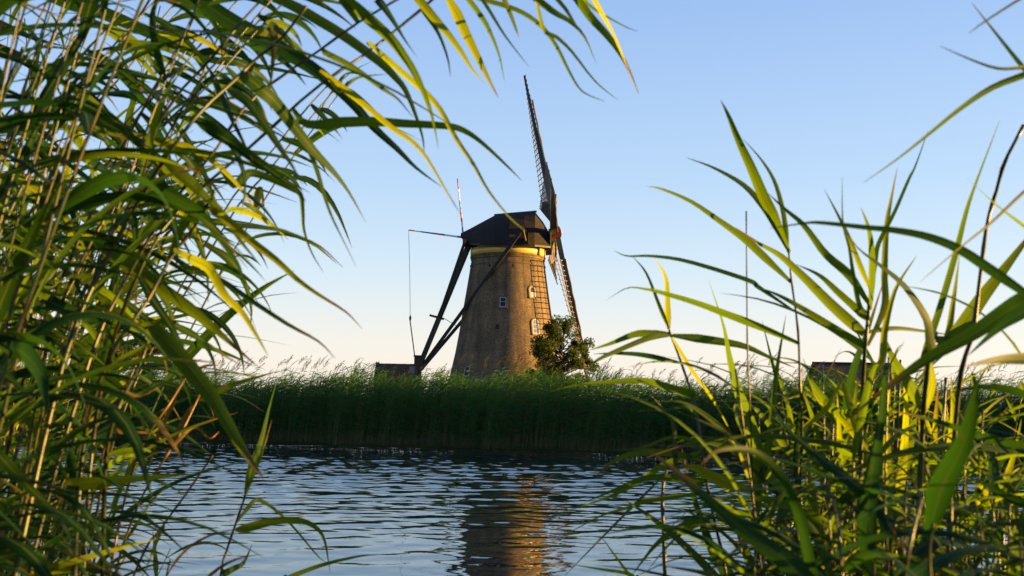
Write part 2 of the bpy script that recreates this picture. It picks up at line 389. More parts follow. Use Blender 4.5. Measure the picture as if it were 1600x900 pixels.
def on_tower(px, py):
    """place of a photo pixel on the tower's face: returns (angle, z)"""
    d = MD - 4
    for _ in range(6):
        p = at(px, py, d); r = tower_r(p.z); s = max(-0.98, min(0.98, (p.x - TX) / r)); d = MD - r * math.sqrt(1 - s * s)
    return math.asin(s), p.z
def tower_frame(a, z, out=0.0):
    r = tower_r(z) + out; nrm = Vector((math.sin(a), -math.cos(a), 0))
    sl = (tower_r(z + .5) - tower_r(z - .5)); upv = Vector((nrm.x * sl, nrm.y * sl, 1)).normalized()
    side = Vector((math.cos(a), math.sin(a), 0))
    return Vector((r * nrm.x, r * nrm.y, z - 0.9)), side, upv, side.cross(upv)
def arch_outline(w, h, arched, n=8):
    pts = [(-w / 2, -h / 2), (w / 2, -h / 2)]
    if arched:
        zc = h / 2 - w / 2
        for k in range(n + 1):
            a = math.pi * k / n; pts.append((w / 2 * math.cos(a), zc + w / 2 * math.sin(a)))
    else: pts += [(w / 2, h / 2), (-w / 2, h / 2)]
    return pts
def window(px, py, w, h, arched, style):
    a, z = on_tower(px, py); c, sx, sy, nn = tower_frame(a, z)
    def P(u, v, o): return c + sx * u + sy * v + nn * o
    ol = arch_outline(w, h, arched); n = len(ol)
    # brick surround proud of the wall (the window part itself), the frame and glass recessed inside it
    big = arch_outline(w + 0.26, h + 0.26, arched)
    mb = MB(); vs = [P(u, v, 0.045) for u, v in big] + [P(u, v, 0.045) for u, v in ol] + [P(u, v, -0.25) for u, v in big] + [P(u, v, -0.22) for u, v in ol]
    fs = []
    for k in range(n):
        k2 = (k + 1) % n
        fs += [(k, k2, n + k2, n + k), (2 * n + k, 2 * n + k2, k2, k), (n + k, n + k2, 3 * n + k2, 3 * n + k)]
    mb.add(vs, fs, [(u * 1.0, v * 1.0) for u, v in big + ol + big + ol])
    win = mb.build('window', MAT['brick'], mill)
    mb = MB(); mb.add([P(u, v, 0.012) for u, v in ol], [tuple(range(n))])
    if style == 'hole': mb.build('opening', MAT['dark'], win); return
    mb.build('pane', MAT['dark'] if style in ('half', 'plain') else MAT['glass'], win)
    mb = MB(); inn = arch_outline(w - 0.16, h - 0.16, arched)
    vs = [P(u, v, 0.04) for u, v in ol] + [P(u, v, 0.04) for u, v in inn] + [P(u, v, 0.013) for u, v in inn]
    fs = []
    for k in range(n):
        k2 = (k + 1) % n; fs += [(k, k2, n + k2, n + k), (n + k, n + k2, 2 * n + k2, 2 * n + k)]
    mb.add(vs, fs); fr = mb.build('frame', MAT['white'], win)
    ax = (sx, sy, nn)
    mb = MB()
    if style == 'plain': mb.box(P(0, h * 0.05, 0.028), (w - 0.17, 0.05, 0.024), ax)
    elif style == 'half':
        mb.box(P(0, -h * 0.25, 0.03), (w - 0.17, h * 0.42, 0.03), ax)
    else:
        for v in (-h * 0.17, h * 0.14): mb.box(P(0, v, 0.028), (w - 0.17, 0.06, 0.024), ax)
        mb.box(P(0, 0, 0.022), (0.05, h - 0.18, 0.018), ax)
    mb.build('glazing_bar', MAT['white'], win)
    mb = MB(); mb.box(P(0, -h / 2 - 0.07, 0.04), (w + 0.16, 0.09, 0.12), ax); mb.build('sill', MAT['lath'], win)
window(786, 472, 0.60, 0.90, False, 'plain')
window(832, 456, 0.66, 1.0, True, 'half')
window(837, 510, 0.76, 1.35, True, 'pane')
window(730, 580, 0.64, 0.95, True, 'plain')
window(777, 511, 0.32, 0.40, True, 'hole')
for px, py in ((739, 416), (765, 415), (801, 415), (834, 418)):
    a, z = on_tower(px, py); c, sx, sy, nn = tower_frame(a, z, 0.003)
    mb = MB(); mb.box(c + nn * -0.08, (0.17, 0.26, 0.2), (sx, sy, nn)); mb.build('putlog_hole', MAT['dark'], mill)

# --- cap
A = R(2)
AX = Vector((math.cos(A), -math.sin(A), 0)); SD = Vector((-math.sin(A), -math.cos(A), 0))   # forward axis, side toward camera
def C(s, y, z): return AX * s + SD * y + Vector((0, 0, z - 0.9))
st = [(-4.45, 16.85, 0.35, 16.45), (-3.6, 17.28, 1.9, 15.75), (-2.4, 17.98, 3.15, 15.38), (-1.2, 18.62, 3.75, 15.26), (0.2, 18.75, 3.95, 15.22),
      (1.5, 18.86, 3.75, 15.2), (2.5, 18.92, 3.35, 15.26), (3.25, 17.95, 2.75, 15.28), (3.9, 16.85, 2.2, 15.30)]
mb = MB(); nu = 17
for (s, zr, w, ze) in st:
    for k in range(nu):
        u = -1 + 2 * k / (nu - 1); au = abs(u)
        zz = ze + (zr - ze) * (1 - au ** 1.35) ** 0.92
        y = w * math.copysign(au ** 0.92, u)
        mb.v.append(C(s, y, zz + random.uniform(-.025, .025)))
m = nu
for i in range(len(st) - 1):
    for k in range(m - 1): mb.f.append((i * m + k, i * m + k + 1, (i + 1) * m + k + 1, (i + 1) * m + k))
mb.f.append(tuple(range(m))); mb.f.append(tuple((len(st) - 1) * m + k for k in range(m))[::-1])
under = []
for i in range(len(st) - 1): mb.f.append((i * m, (i + 1) * m, (i + 1) * m + m - 1, i * m + m - 1))
cap = mb.build('cap', MAT['thatch'], mill)
mb = MB(); mb.bar(C(-1.35, 0, 18.60), C(2.62, 0, 18.98), 0.22, 0.16); mb.build('ridge_board', MAT['tar'], cap)
for sgn in (-1, 1):
    mb = MB()
    mb.bar(C(-3.6, sgn * 1.85, 15.62), C(-2.4, sgn * 3.05, 15.28), 0.14, 0.2)
    mb.bar(C(-2.4, sgn * 3.05, 15.26), C(0.2, sgn * 3.8, 15.12), 0.14, 0.2); mb.bar(C(0.2, sgn * 3.8, 15.10), C(2.5, sgn * 3.25, 15.24), 0.14, 0.16)
    mb.bar(C(2.5, sgn * 3.25, 15.24), C(3.92, sgn * 2.1, 15.28), 0.14, 0.16)
    mb.build('eave_board', MAT['tar'], cap)
mb = MB(); mb.box(C(3.96, 0, 16.05), (0.12, 4.2, 1.5), (AX, SD, Vector((0, 0, 1)))); mb.build('front_boarding', MAT['band'], cap)
mb = MB(); mb.box(C(1.75, 3.52, 16.05), (0.42, 0.5, 1.5), (AX, SD, Vector((0, 0, 1)))); mb.build('side_hatch', MAT['dark'], cap)
mb = MB(); mb.box(C(3.9, 1.9, 15.0), (0.35, 0.3, 0.75), (AX, SD, Vector((0, 0, 1)))); mb.build('corner_block', MAT['tar'], cap)

# --- cross beams, tail and braces
FOOT = at(655, 573, MD + 1.0); FOOT = FOOT - mill_inv
mb = MB(); mb.bar(C(1.5, -5.3, 16.55), C(1.5, 5.3, 16.55), 0.34, 0.36); spr = mb.build('long_cross_beam', MAT['tar'], mill)
mb = MB(); mb.box(C(1.5, 5.34, 16.55), (0.37, 0.14, 0.39), (AX, SD, Vector((0, 0, 1)))); mb.build('beam_end', MAT['red'], spr)
mb = MB(); mb.bar(C(1.5, 5.1, 16.3), C(1.75, 3.4, 15.4), 0.14); mb.build('beam_strut', MAT['lath'], spr)
mb = MB(); mb.bar(C(-3.9, -2.2, 15.75), C(-3.9, 2.2, 15.75), 0.34, 0.34); sp2 = mb.build('short_cross_beam', MAT['tar'], mill)
mb = MB(); mb.box(C(-3.9, 2.24, 15.75), (0.36, 0.14, 0.36), (AX, SD, Vector((0, 0, 1)))); mb.build('beam_end', MAT['red'], sp2)
tail_top = C(-3.6, 0, 15.9)
low = FOOT + (FOOT - tail_top).normalized() * 1.8
mb = MB(); mb.bar(tail_top, low, 0.52, 0.5, Vector((0, 1, 0)), 0.42, 0.42); mb.build('tail_beam', MAT['tar'], mill)
foot_dir = (tail_top - FOOT).normalized()
for sgn in (-1, 1):
    mb = MB(); mb.bar(C(-3.9, sgn * 2.0, 15.7), FOOT + foot_dir * 4.9 + SD * sgn * 0.3, 0.26, 0.26, Vector((0, 1, 0))); mb.build('short_brace', MAT['tar'], mill)
    mb = MB(); mb.bar(C(1.5, sgn * 5.1, 16.5), FOOT + SD * sgn * 0.35 + Vector((0.1, 0, -0.3)), 0.30, 0.30, Vector((0, 1, 0))); mb.build('long_brace', MAT['tar'], mill)
mb = MB(); q = FOOT + foot_dir * 4.9; mb.bar(q - AX * 0.9 + Vector((0, 0, .25)), q + AX * 0.45 - Vector((0, 0, .1)), 0.2); mb.build('tail_clasp', MAT['tar'], mill)
mb = MB(); mb.tube([q + AX * .4, at(715, 510, MD - .6) - mill_inv], 0.03, 5); mb.build('brace_rope', MAT['rope'], mill)
mb = MB(); mb.tube([C(-3.7, 0.3, 15.6), at(668, 545, MD) - mill_inv], 0.025, 5); mb.build('brake_rope', MAT['rope'], mill)

def striped(a, b, rad, cols, name):
    a, b = Vector(a), Vector(b); n = len(cols); root = None
    for k, cname in enumerate(cols):
        mb = MB(); r0 = rad * (1 - 0.45 * k / n); r1 = rad * (1 - 0.45 * (k + 1) / n)
        mb.tube([a.lerp(b, k / n), a.lerp(b, (k + 1) / n)], [r0, r1], 8)
        if root is None: root = mb.build(name, MAT['pole_' + cname], mill)
        else: mb.build('paint_stripe', MAT['pole_' + cname], root)
    return root
fp = striped(C(-4.25, 0.1, 16.85), at(714.6, 279, MD) - mill_inv, 0.085, ['blue', 'white', 'red', 'red', 'blue', 'blue', 'white', 'white', 'red', 'red'], 'flag_pole')
tip = at(638.5, 359.5, MD + 1.2) - mill_inv
striped(C(-4.2, 0, 16.45), tip, 0.10, ['blue', 'white', 'white', 'red', 'red', 'blue', 'blue', 'white', 'red'], 'jib_pole')
knob = at(641, 497, MD + 1.2) - mill_inv
mb = MB(); mb.tube([tip, tip.lerp(knob, .5) + Vector((.03, 0, 0)), knob], 0.022, 5); rope = mb.build('hanging_rope', MAT['rope'], mill)
mb = MB(); mb.tube([knob + Vector((0, 0, .25)), knob, knob - Vector((0, 0, .3))], [0.05, 0.13, 0.05], 8); mb.build('pulley_block', MAT['tar'], rope)
mb = MB(); mb.tube([knob - Vector((0, 0, .3)), at(648.5, 560, MD + 1.2) - mill_inv], 0.055, 5); mb.build('rope_tackle', MAT['rope'], rope)

# --- windshaft and sails
HUB = at(867, 364, MD - 0.57) - mill_inv
TILT = R(12)
NV = Vector((math.cos(A) * math.cos(TILT), -math.sin(A) * math.cos(TILT), math.sin(TILT)))
EV = Vector((-math.cos(A) * math.sin(TILT), math.sin(A) * math.sin(TILT), math.cos(TILT))); EH = SD
mb = MB(); mb.tube([HUB - NV * 1.6, HUB - NV * 0.45], 0.3, 12); shaft = mb.build('windshaft', MAT['tar'], mill)
mb = MB(); mb.box(HUB, (1.05, 0.85, 0.85), (NV, EH, EV)); mb.box(HUB + NV * 0.2, (0.5, 0.97, 0.97), (NV, EH, EV)); mb.build('poll_end', MAT['red'], mill)
mb = MB(); mb.tube([HUB + NV * .5, HUB + NV * .62, HUB + NV * .66], [.3, .3, .1], 12); mb.build('hub_cap', MAT['band'], mill)
TH0 = R(-3.5); SPAN = 15.7
for q in range(4):
    th = TH0 + q * math.pi / 2
    rd = EV * math.cos(th) + EH * math.sin(th); tg = EH * math.cos(th) - EV * math.sin(th)     # turns counter-clockwise from the front
    off = NV * (0.18 if q % 2 == 0 else -0.18)
    B = HUB + off
    mb = MB(); mb.bar(B + rd * 0.05, B + rd * 6, 0.48, 0.52, tg, 0.42, 0.44); mb.bar(B + rd * 6, B + rd * SPAN, 0.42, 0.44, tg, 0.18, 0.20)
    sail = mb.build('sail', MAT['stock'], mill)
    def wd(r): return R(24) * max(0.0, 1 - (r - 2.6) / (SPAN - 2.6)) ** 1.1 + R(3)        # weather (twist)
    def chord(r): b = wd(r); return (-tg * math.cos(b) - NV * math.sin(b))
    bar_me = None
    nb = 27
    for k in range(nb):
        r = 2.75 + (SPAN - 0.1 - 2.75) * k / (nb - 1); c = chord(r); p = B + rd * r + NV * 0.10
        if bar_me is None:
            b0 = MB(); b0.bar((-0.42, 0, 0), (2.15, 0, 0), 0.075, 0.055); bar_me = b0.mesh('sail_bar'); bar_me.materials.append(MAT['lath'])
        ob = link('sail_bar', bar_me, sail); nn = c.cross(rd)
        mm = Matrix((( c.x, rd.x, nn.x, p.x), (c.y, rd.y, nn.y, p.y), (c.z, rd.z, nn.z, p.z), (0, 0, 0, 1))); ob.matrix_local = mm
    for j, wv in enumerate((0.75, 1.45, 2.1)):
        mb = MB(); rs = np.linspace(2.7, SPAN - .05, 9); pts = [B + rd * float(r) + chord(float(r)) * wv + NV * (0.155) for r in rs]
        mb.tube(pts, 0.035, 4); mb.build('hem_lath', MAT['lath'], sail)
    # leading wind boards in three lengths
    for (r0, r1) in ((2.5, 6.2), (6.25, 10.0), (10.05, 13.6)):
        mb = MB(); c0, c1 = -chord(r0), -chord(r1); n0 = NV
        a0, a1 = B + rd * r0 + c0 * .2 + NV * .16, B + rd * r1 + c1 * .14 + NV * .12
        e0, e1 = a0 + (c0 * .9 - NV * .15).normalized() * .40, a1 + (c1 * .9 - NV * .12).normalized() * (.40 if r0 < 9 else .28)
        tk = NV * 0.035
        mb.add([a0, e0, e1, a1, a0 + tk, e0 + tk, e1 + tk, a1 + tk], [(0, 1, 2, 3), (7, 6, 5, 4), (0, 4, 5, 1), (1, 5, 6, 2), (2, 6, 7, 3), (3, 7, 4, 0)])
        mb.build('wind_board', MAT['board'], sail)
    # furled cloth along the stock; on the level pair the cloth is half spread
    mb = MB(); pts = [B + rd * float(r) + NV * (.30 + .03 * math.sin(r * 3)) + chord(float(r)) * .08 for r in np.linspace(2.6, 13.2, 14)]
    mb.tube(pts, [.07 + .035 * abs(math.sin(i * 1.7)) for i in range(14)], 7); mb.build('furled_cloth', MAT['cloth'], sail, True)
    if q % 2 == 1:
        mb = MB(); rs = [float(r) for r in np.linspace(2.6, 8.6, 10)]; m = 6
        for i, r in enumerate(rs):
            wmax = 2.0 * (1 - max(0, (i - 3) / 6.5) ** 1.3 * .75)
            for j in range(m):
                u = j / (m - 1); mb.v.append(B + rd * r + chord(r) * (0.05 + wmax * u) + NV * (.22 - .10 * math.sin(u * 3.14) + .02 * math.sin(i * 2 + j)))
        for i in range(len(rs) - 1):
            for j in range(m - 1): mb.f.append((i * m + j, i * m + j + 1, (i + 1) * m + j + 1, (i + 1) * m + j))
        me = mb.mesh('spread_cloth', True); ob = link('spread_cloth', me, sail, MAT['cloth'])
        md = ob.modifiers.new('thickness', 'SOLIDIFY'); md.thickness = 0.02

# ------------------------------------------------------------------ shed beside the mill, house far right
def gable_house(name, label, cat, x0, x1, y0, y1, zb, ze, zr, wall, roof, rows, ov=0.15):
    h = thing(name, label, cat, ((x0 + x1) / 2, (y0 + y1) / 2, zb))
    o0 = Vector(((x0 + x1) / 2, (y0 + y1) / 2, zb)); ym = (y0 + y1) / 2
    def V(x, y, z): return Vector((x, y, z)) - o0
    for (y, sg) in ((y0, 1), (y1, -1)):
        mb = MB(); mb.box(V((x0 + x1) / 2, y + sg * .11, (zb + ze) / 2), (x1 - x0, .22, ze - zb))
        mb.uv = [(v[0] + v[1], v[2]) for v in mb.v]; mb.build('wall', wall, h)
    for (x, sg) in ((x0, 1), (x1, -1)):
        mb = MB(); pr = [(y0 + .225, zb), (y1 - .225, zb), (y1 - .225, ze), (ym, zr - .02), (y0 + .225, ze)]
        vs = [V(x, y, z) for y, z in pr] + [V(x + sg * .22, y, z) for y, z in pr]
        mb.add(vs, [(0, 1, 2, 3, 4), (9, 8, 7, 6, 5)] + [(k, k + 5, (k + 1) % 5 + 5, (k + 1) % 5) for k in range(5)])
        mb.uv = [(v[0] + v[1], v[2]) for v in mb.v]; mb.build('gable_wall', wall, h)
    for sg in (-1, 1):
        ye = y0 - ov if sg < 0 else y1 + ov
        e = V((x0 + x1) / 2, ye, ze - .05); r = V((x0 + x1) / 2, ym, zr + .06)
        mb = MB(); dv = r - e; ln = dv.length; dv.normalize(); nrm = Vector((1, 0, 0)).cross(dv); nrm *= 1 if nrm.z > 0 else -1
        mb.box((e + r) / 2, (x1 - x0 - .46 if rows else x1 - x0 + .5, ln, .10), (Vector((1, 0, 0)), dv, nrm))
        rf = mb.build('roof', roof, h)
        if rows:
            mb = MB(); nr = max(3, int(ln / .28)); nc = int((x1 - x0 - .5) / .24)
            for i in range(nr):
                for j in range(nc):
                    c = e + dv * (ln * (i + .5) / nr) + Vector((x0 + .3 + (j + .5) * .24 - (x0 + x1) / 2, 0, 0)) + nrm * (.075 + random.uniform(-.008, .012))
                    mb.bar(c - dv * .15 + nrm * .025, c + dv * .15, .21, .05, nrm)
            o = mb.build('roof_tiles', roof, rf); o['kind'] = 'stuff'
    return h, V
pa, pb = at(586.5, 570, 87), at(657, 570, 87)
shed, SV = gable_house('brick_shed', 'low brick shed with rusty tiled roof and end chimney left of the windmill', 'shed', pa.x, pb.x, 86.2, 89.4, 1.0, 2.5, 4.28, MAT['redbrick'], MAT['roof'], True)
def ubox(mb): mb.uv = [(v[0] + v[1], v[2]) for v in mb.v]
zc = at(653, 557, 87.8).z
mb = MB(); mb.box(SV(pb.x - .3, 87.8, (zc + 2.4) / 2), (.62, .62, zc - 2.4)); ubox(mb); ch = mb.build('chimney', MAT['redbrick'], shed)
mb = MB(); mb.box(SV(pb.x - .3, 87.8, zc + .04), (.74, .74, .12)); ubox(mb); mb.build('chimney_cap', MAT['redbrick'], ch)
mb = MB(); mb.bar(SV(pa.x + .1, 86.1, 2.62), SV(pa.x + .1, 87.8, 4.46), .3, .16); mb.bar(SV(pa.x + .1, 89.5, 2.62), SV(pa.x + .1, 87.8, 4.46), .3, .16); ubox(mb); mb.build('gable_coping', MAT['redbrick'], shed)
mb = MB(); mb.bar(SV(pb.x - .75, 87.45, 4.16), SV(pb.x - .75, 86.9, 3.56), .5, .06); mb.build('lead_flashing', MAT['lead'], shed)
mb = MB(); mb.box(SV((pa.x + pb.x) / 2, 86.185, 1.95), (.9, .05, .8)); mb.build('door', MAT['tar'], shed)

ha, hb = at(1277, 566, 112), at(1409, 566, 112)
house, HV = gable_house('farm_house', 'dark roofed low farmhouse far right behind the reed bank', 'house', ha.x, hb.x, 109, 117, 0.9, 3.2, 6.0, MAT['redbrick'], MAT['slate'], False, .5)
for k in range(3):
    x = ha.x + 1.8 + k * 2.9
    mb = MB(); mb.box(HV(x, 108.985, 2.3), (1.1, .05, 1.2)); w = mb.build('window', MAT['white'], house)
    mb = MB(); mb.box(HV(x, 108.96, 2.3), (.9, .03, 1.0)); mb.build('pane', MAT['glass'], w)
mb = MB(); mb.box(HV((ha.x + hb.x) / 2, 113, 6.13), (hb.x - ha.x + .5, .3, .16)); mb.build('ridge_cap', MAT['slate'], house)
mb = MB(); mb.bar(HV(hb.x + .2, 113, 6.05), HV(hb.x + .25, 113, 6.6), .16, .16); mb.build('ridge_finial', MAT['slate'], house)

# ------------------------------------------------------------------ trees
def tree(name, label, base, height, rx, ry, nclump, nleaf, mat, seed, lean=0.0, zlow=0.25, lsize=.17):
    rs = random.Random(seed); tr = thing(name, label, 'tree', base)
    # limbs
    mb = MB(); tips = []
    top = Vector((lean, 0, height * .80))
    mb.tube([(0, 0, -.3), (lean * .2 + .05, 0, height * .25), (lean * .6 - .08, .05, height * .55), top], [.22, .17, .11, .04], 8)
    mb.build('trunk', MAT['bark'], tr, True)
    mb = MB(); cl = []
    for k in range(nclump):
        for _ in range(60):
            u = Vector((rs.uniform(-1, 1), rs.uniform(-1, 1), rs.uniform(-1, 1)))
            if .35 < u.length < 1: break
        zz = height * (zlow + (1 - zlow) * (u.z * .5 + .5))
        wfac = 1.0 if u.z < 0.1 else 1 - .35 * u.z
        c = Vector((u.x * rx * wfac + lean * zz / height, u.y * ry * wfac, zz))
        cl.append((c, rs.uniform(.30, .75) * rx * .31))
        st_ = Vector((lean * .4, 0, max(height * .18, min(zz - .6, height * .72))))
        mid = st_.lerp(c, .5) + Vector((0, 0, rs.uniform(-.1, .35)))
        mb.tube([st_, mid, c], [.065, .045, .015], 5)
    mb.build('limbs', MAT['bark'], tr, True)
    vs = []; fs = []
    for i in range(nleaf):
        c, r = cl[rs.randrange(len(cl))]
        d = Vector((rs.gauss(0, 1), rs.gauss(0, 1), rs.gauss(0, .8))); d.normalize()
        p = c + d * r * (rs.random() ** .45)
        a = Vector((rs.gauss(0, 1), rs.gauss(0, 1), rs.gauss(0, 1))).normalized(); b = a.orthogonal().normalized()
        s = lsize * rs.uniform(.6, 1.3); n0 = len(vs)
        vs += [p - a * s * .5, p + b * s * .3, p + a * s * .5, p - b * s * .3 + a.cross(b) * s * .12]; fs.append((n0, n0 + 1, n0 + 2, n0 + 3))
    mb = MB(); mb.v = vs; mb.f = fs; mb.build('crown', mat, tr)
    return tr
tp = at(877, 590, 80)
tree('broadleaf_tree', 'small gnarled green tree standing in front of the right foot of the windmill', (tp.x, 80, 1.0), 7.2, 2.9, 2.5, 95, 20000, MAT['treeleaf'], 12, 0.1, .04, .18)
tp = at(222, 590, 88)
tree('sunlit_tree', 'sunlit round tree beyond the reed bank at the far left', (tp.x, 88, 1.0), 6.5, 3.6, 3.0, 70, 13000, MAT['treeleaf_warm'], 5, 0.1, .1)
tp = at(150, 585, 95)
tree('dark_tree', 'dark tree half hidden behind the foreground reeds left of the sunlit tree', (tp.x, 96, 1.0), 6.3, 2.6, 2.2, 40, 6000, MAT['treeleaf'], 9, -.1, .1)

pp = at(853, 595, 34)
mb = MB(); mb.bar((0, 0, -.4), (0.02, 0, 1.75), .13, .13, Vector((0, 1, 0)), .11, .11); mb.bar((0.02, 0, 1.75), (0.02, 0, 1.8), .11, .11, Vector((0, 1, 0)), .05, .05)
o = mb.build('wooden_post', MAT['post']); o.location = (pp.x, 34, 0.4); tag(o, 'pale weathered wooden post in the reeds below the small tree', 'post')

# ------------------------------------------------------------------ far reed bed (one mass, nobody could count it)
def ribbon_np(P0, D, side, length, width, droop, nseg=3):
    """many leaf ribbons at once: arrays (n,3); returns verts (n,(nseg+1)*2,3)"""
    ts = np.linspace(0, 1, nseg + 1)
    out = []
    for tt in ts:
        c = P0 + D * (length * tt)[:, None] + np.array([0, 0, -1.0]) * (droop * tt ** 2)[:, None]
        w = width * (1 - tt ** 1.5) * min(1, .5 + 2 * tt) + .0008
        out.append(c - side * w[:, None] / 2); out.append(c + side * w[:, None] / 2)
    return np.stack(out, 1)
def reed_mass(n, xr, offr, hmu, hsd):
    x = rng.uniform(*xr, n); off = rng.uniform(*offr, n)
    off = off + np.where(off < 1.8, .22 * np.sin(x * 1.7) + .16 * np.sin(x * 4.3 + 1), 0)
    y = bank_y(x) + off; zb = np.where(off < 3, .1 + off * .05, .25 + (off - 3) * .09)
    hv = np.sin(x * .9) * .12 + np.sin(x * 2.3 + 1) * .10 + np.sin(x * 5.1 + off) * .07 + np.sin(x * .33 + 2) * .1
    h = rng.normal(hmu, hsd, n) + hv - .25 * np.exp(-off * 1.5)
    lean = np.stack([rng.normal(.16, .09, n), rng.normal(-.03, .08, n)], 1)
    V = []; F = []; nb = 0; mats = []
    base = np.stack([x, y, zb], 1)
    topd = np.stack([lean[:, 0] * h, lean[:, 1] * h, h], 1)
    # stems as narrow crossed ribbons of 3 pieces
    for s in (np.array([1, 0, 0]), np.array([0, 1, 0])):
        pts = []
        for tt in (0, .5, 1.0):
            c = base + topd * np.array([tt ** 1.8, tt ** 1.8, tt]); w = .006 * (1 - .5 * tt)
            pts += [c - s * w, c + s * w]
        V.append(np.stack(pts, 1)); mats.append(1)
    for k in range(11):
        tt = .18 + .80 * (k + rng.random(n)) / 11
        p0 = base + topd * np.stack([tt ** 1.8, tt ** 1.8, tt], 1)
        az = rng.normal(-.15, .7, n) + np.where(rng.random(n) < .12, math.pi, 0)
        el = rng.normal(.45, .3, n) + .35 * (tt > .85)
        D = np.stack([np.cos(az) * np.cos(el), np.sin(az) * np.cos(el), np.sin(el)], 1)
        sd = np.cross(D, rng.normal(0, 1, (n, 3))); sd /= np.linalg.norm(sd, axis=1)[:, None]
        ln = rng.uniform(.34, .68, n); V.append(ribbon_np(p0, D, sd, ln, rng.uniform(.016, .034, n), ln * rng.uniform(.25, .8, n))); mats.append(0)
    vs = []; fs = []; mi = []; b = 0
    for a, m_ in zip(V, mats):
        k = a.shape[1]; vs.append(a.reshape(-1, 3)); nq = k // 2 - 1
        st0 = b + np.arange(n) * k
        for j in range(nq):
            fs.append(np.stack([st0 + 2 * j, st0 + 2 * j + 1, st0 + 2 * j + 3, st0 + 2 * j + 2], 1)); mi.append(np.full(n, m_))
        b += n * k
    return np.concatenate(vs), np.concatenate(fs), np.concatenate(mi), base + topd
def add_mass(name, *a):
    vs, fs, mi, tops = reed_mass(*a)
    me = np_mesh(name, vs, fs, False); me.materials.append(MAT['bankleaf']); me.materials.append(MAT['bankstem'])
    me.polygons.foreach_set('material_index', mi.astype(np.int32)); me.update()
    o = link(name, me); o['kind'] = 'stuff'; return tops
add_mass('reed_bed', 5200, (-23, 21), (-.25, 1.8), 1.80, .13)
add_mass('reed_bed', 3600, (-24, 22), (1.8, 6.5), 1.70, .18)

# plumed reeds that stand above the bed, each a thing
def plume_mesh(seed):
    rs = random.Random(seed); V = MB(); F = []
    h = rs.uniform(2.2, 2.45); ln = rs.uniform(.10, .28)
    def C_(t): return Vector((ln * h * t ** 2, 0, h * t))
    for a in (Vector((1, 0, 0)), Vector((0, 1, 0))):
        ps = [C_(t) for t in (0, .4, .7, .9, 1)]
        vs = []
        for i, p in enumerate(ps): w = .005 * (1 - .15 * i); vs += [p - a * w, p + a * w]
        V.add(vs, [(2 * i, 2 * i + 1, 2 * i + 3, 2 * i + 2) for i in range(4)])
    nst = len(V.f)
    for k in range(6):
        t = .55 + .07 * k; p = C_(t); az = rs.gauss(0, .9); d = Vector((math.cos(az), math.sin(az), rs.uniform(.3, .8))).normalized()
        sd = d.cross(Vector((rs.gauss(0, 1), rs.gauss(0, 1), .3))).normalized(); L_ = rs.uniform(.3, .5)
        vs = []
        for i in range(4):
            u = i / 3; c = p + d * L_ * u - Vector((0, 0, .25 * u * u)); w = .012 * (1 - u ** 1.4) + .0008; vs += [c - sd * w, c + sd * w]
        V.add(vs, [(2 * i, 2 * i + 1, 2 * i + 3, 2 * i + 2) for i in range(3)])
    nlf = len(V.f)
    pl = rs.uniform(.34, .50); p0 = C_(.97); tdir = (C_(1) - C_(.9)).normalized()
    for k in range(46):
        u = rs.random(); c = p0 + tdir * pl * u + Vector((.10 * u * u, 0, -.05 * u * u))
        sp = .15 * (1 - u) ** .7 + .015
        e = c + Vector((abs(rs.gauss(0, .55)) * sp + .02 - .25 * sp, rs.gauss(0, .5) * sp, sp * rs.uniform(.2, 1.0)))
        sd = Vector((rs.gauss(0, 1), rs.gauss(0, 1), rs.gauss(0, 1))).normalized() * .006
        V.add([c - sd * .5, c + sd * .5, e + sd, e - sd], [(0, 1, 2, 3)])
    me = V.mesh('plumed_reed'); 
    for m_ in ('bankstem', 'bankleaf', 'plume'): me.materials.append(MAT[m_])
    me.polygons.foreach_set('material_index', [0] * nst + [1] * (nlf - nst) + [2] * (len(V.f) - nlf)); me.update()
    return me
pm = [plume_mesh(s) for s in range(8)]
for i in range(230):
    x = random.uniform(-19, 18); off = random.uniform(.6, 6)
    if i < 15: x = random.uniform(-12, -2)
    o = link('plumed_reed', pm[i % 8]); s = random.uniform(.82, 1.0) + .10 * math.sin(x * .8 + 2) * .6
    o.location = (x, bank_y(x) + off, .1 + off * .05); o.scale = (s, s, s); o.rotation_euler = (random.uniform(-.05, .05), random.uniform(-.03, .08), random.gauss(0, .35))
    tag(o, 'feathery plumed reed standing up from the far reed bank against the sky', 'reed', 'plumed reeds on the far bank')

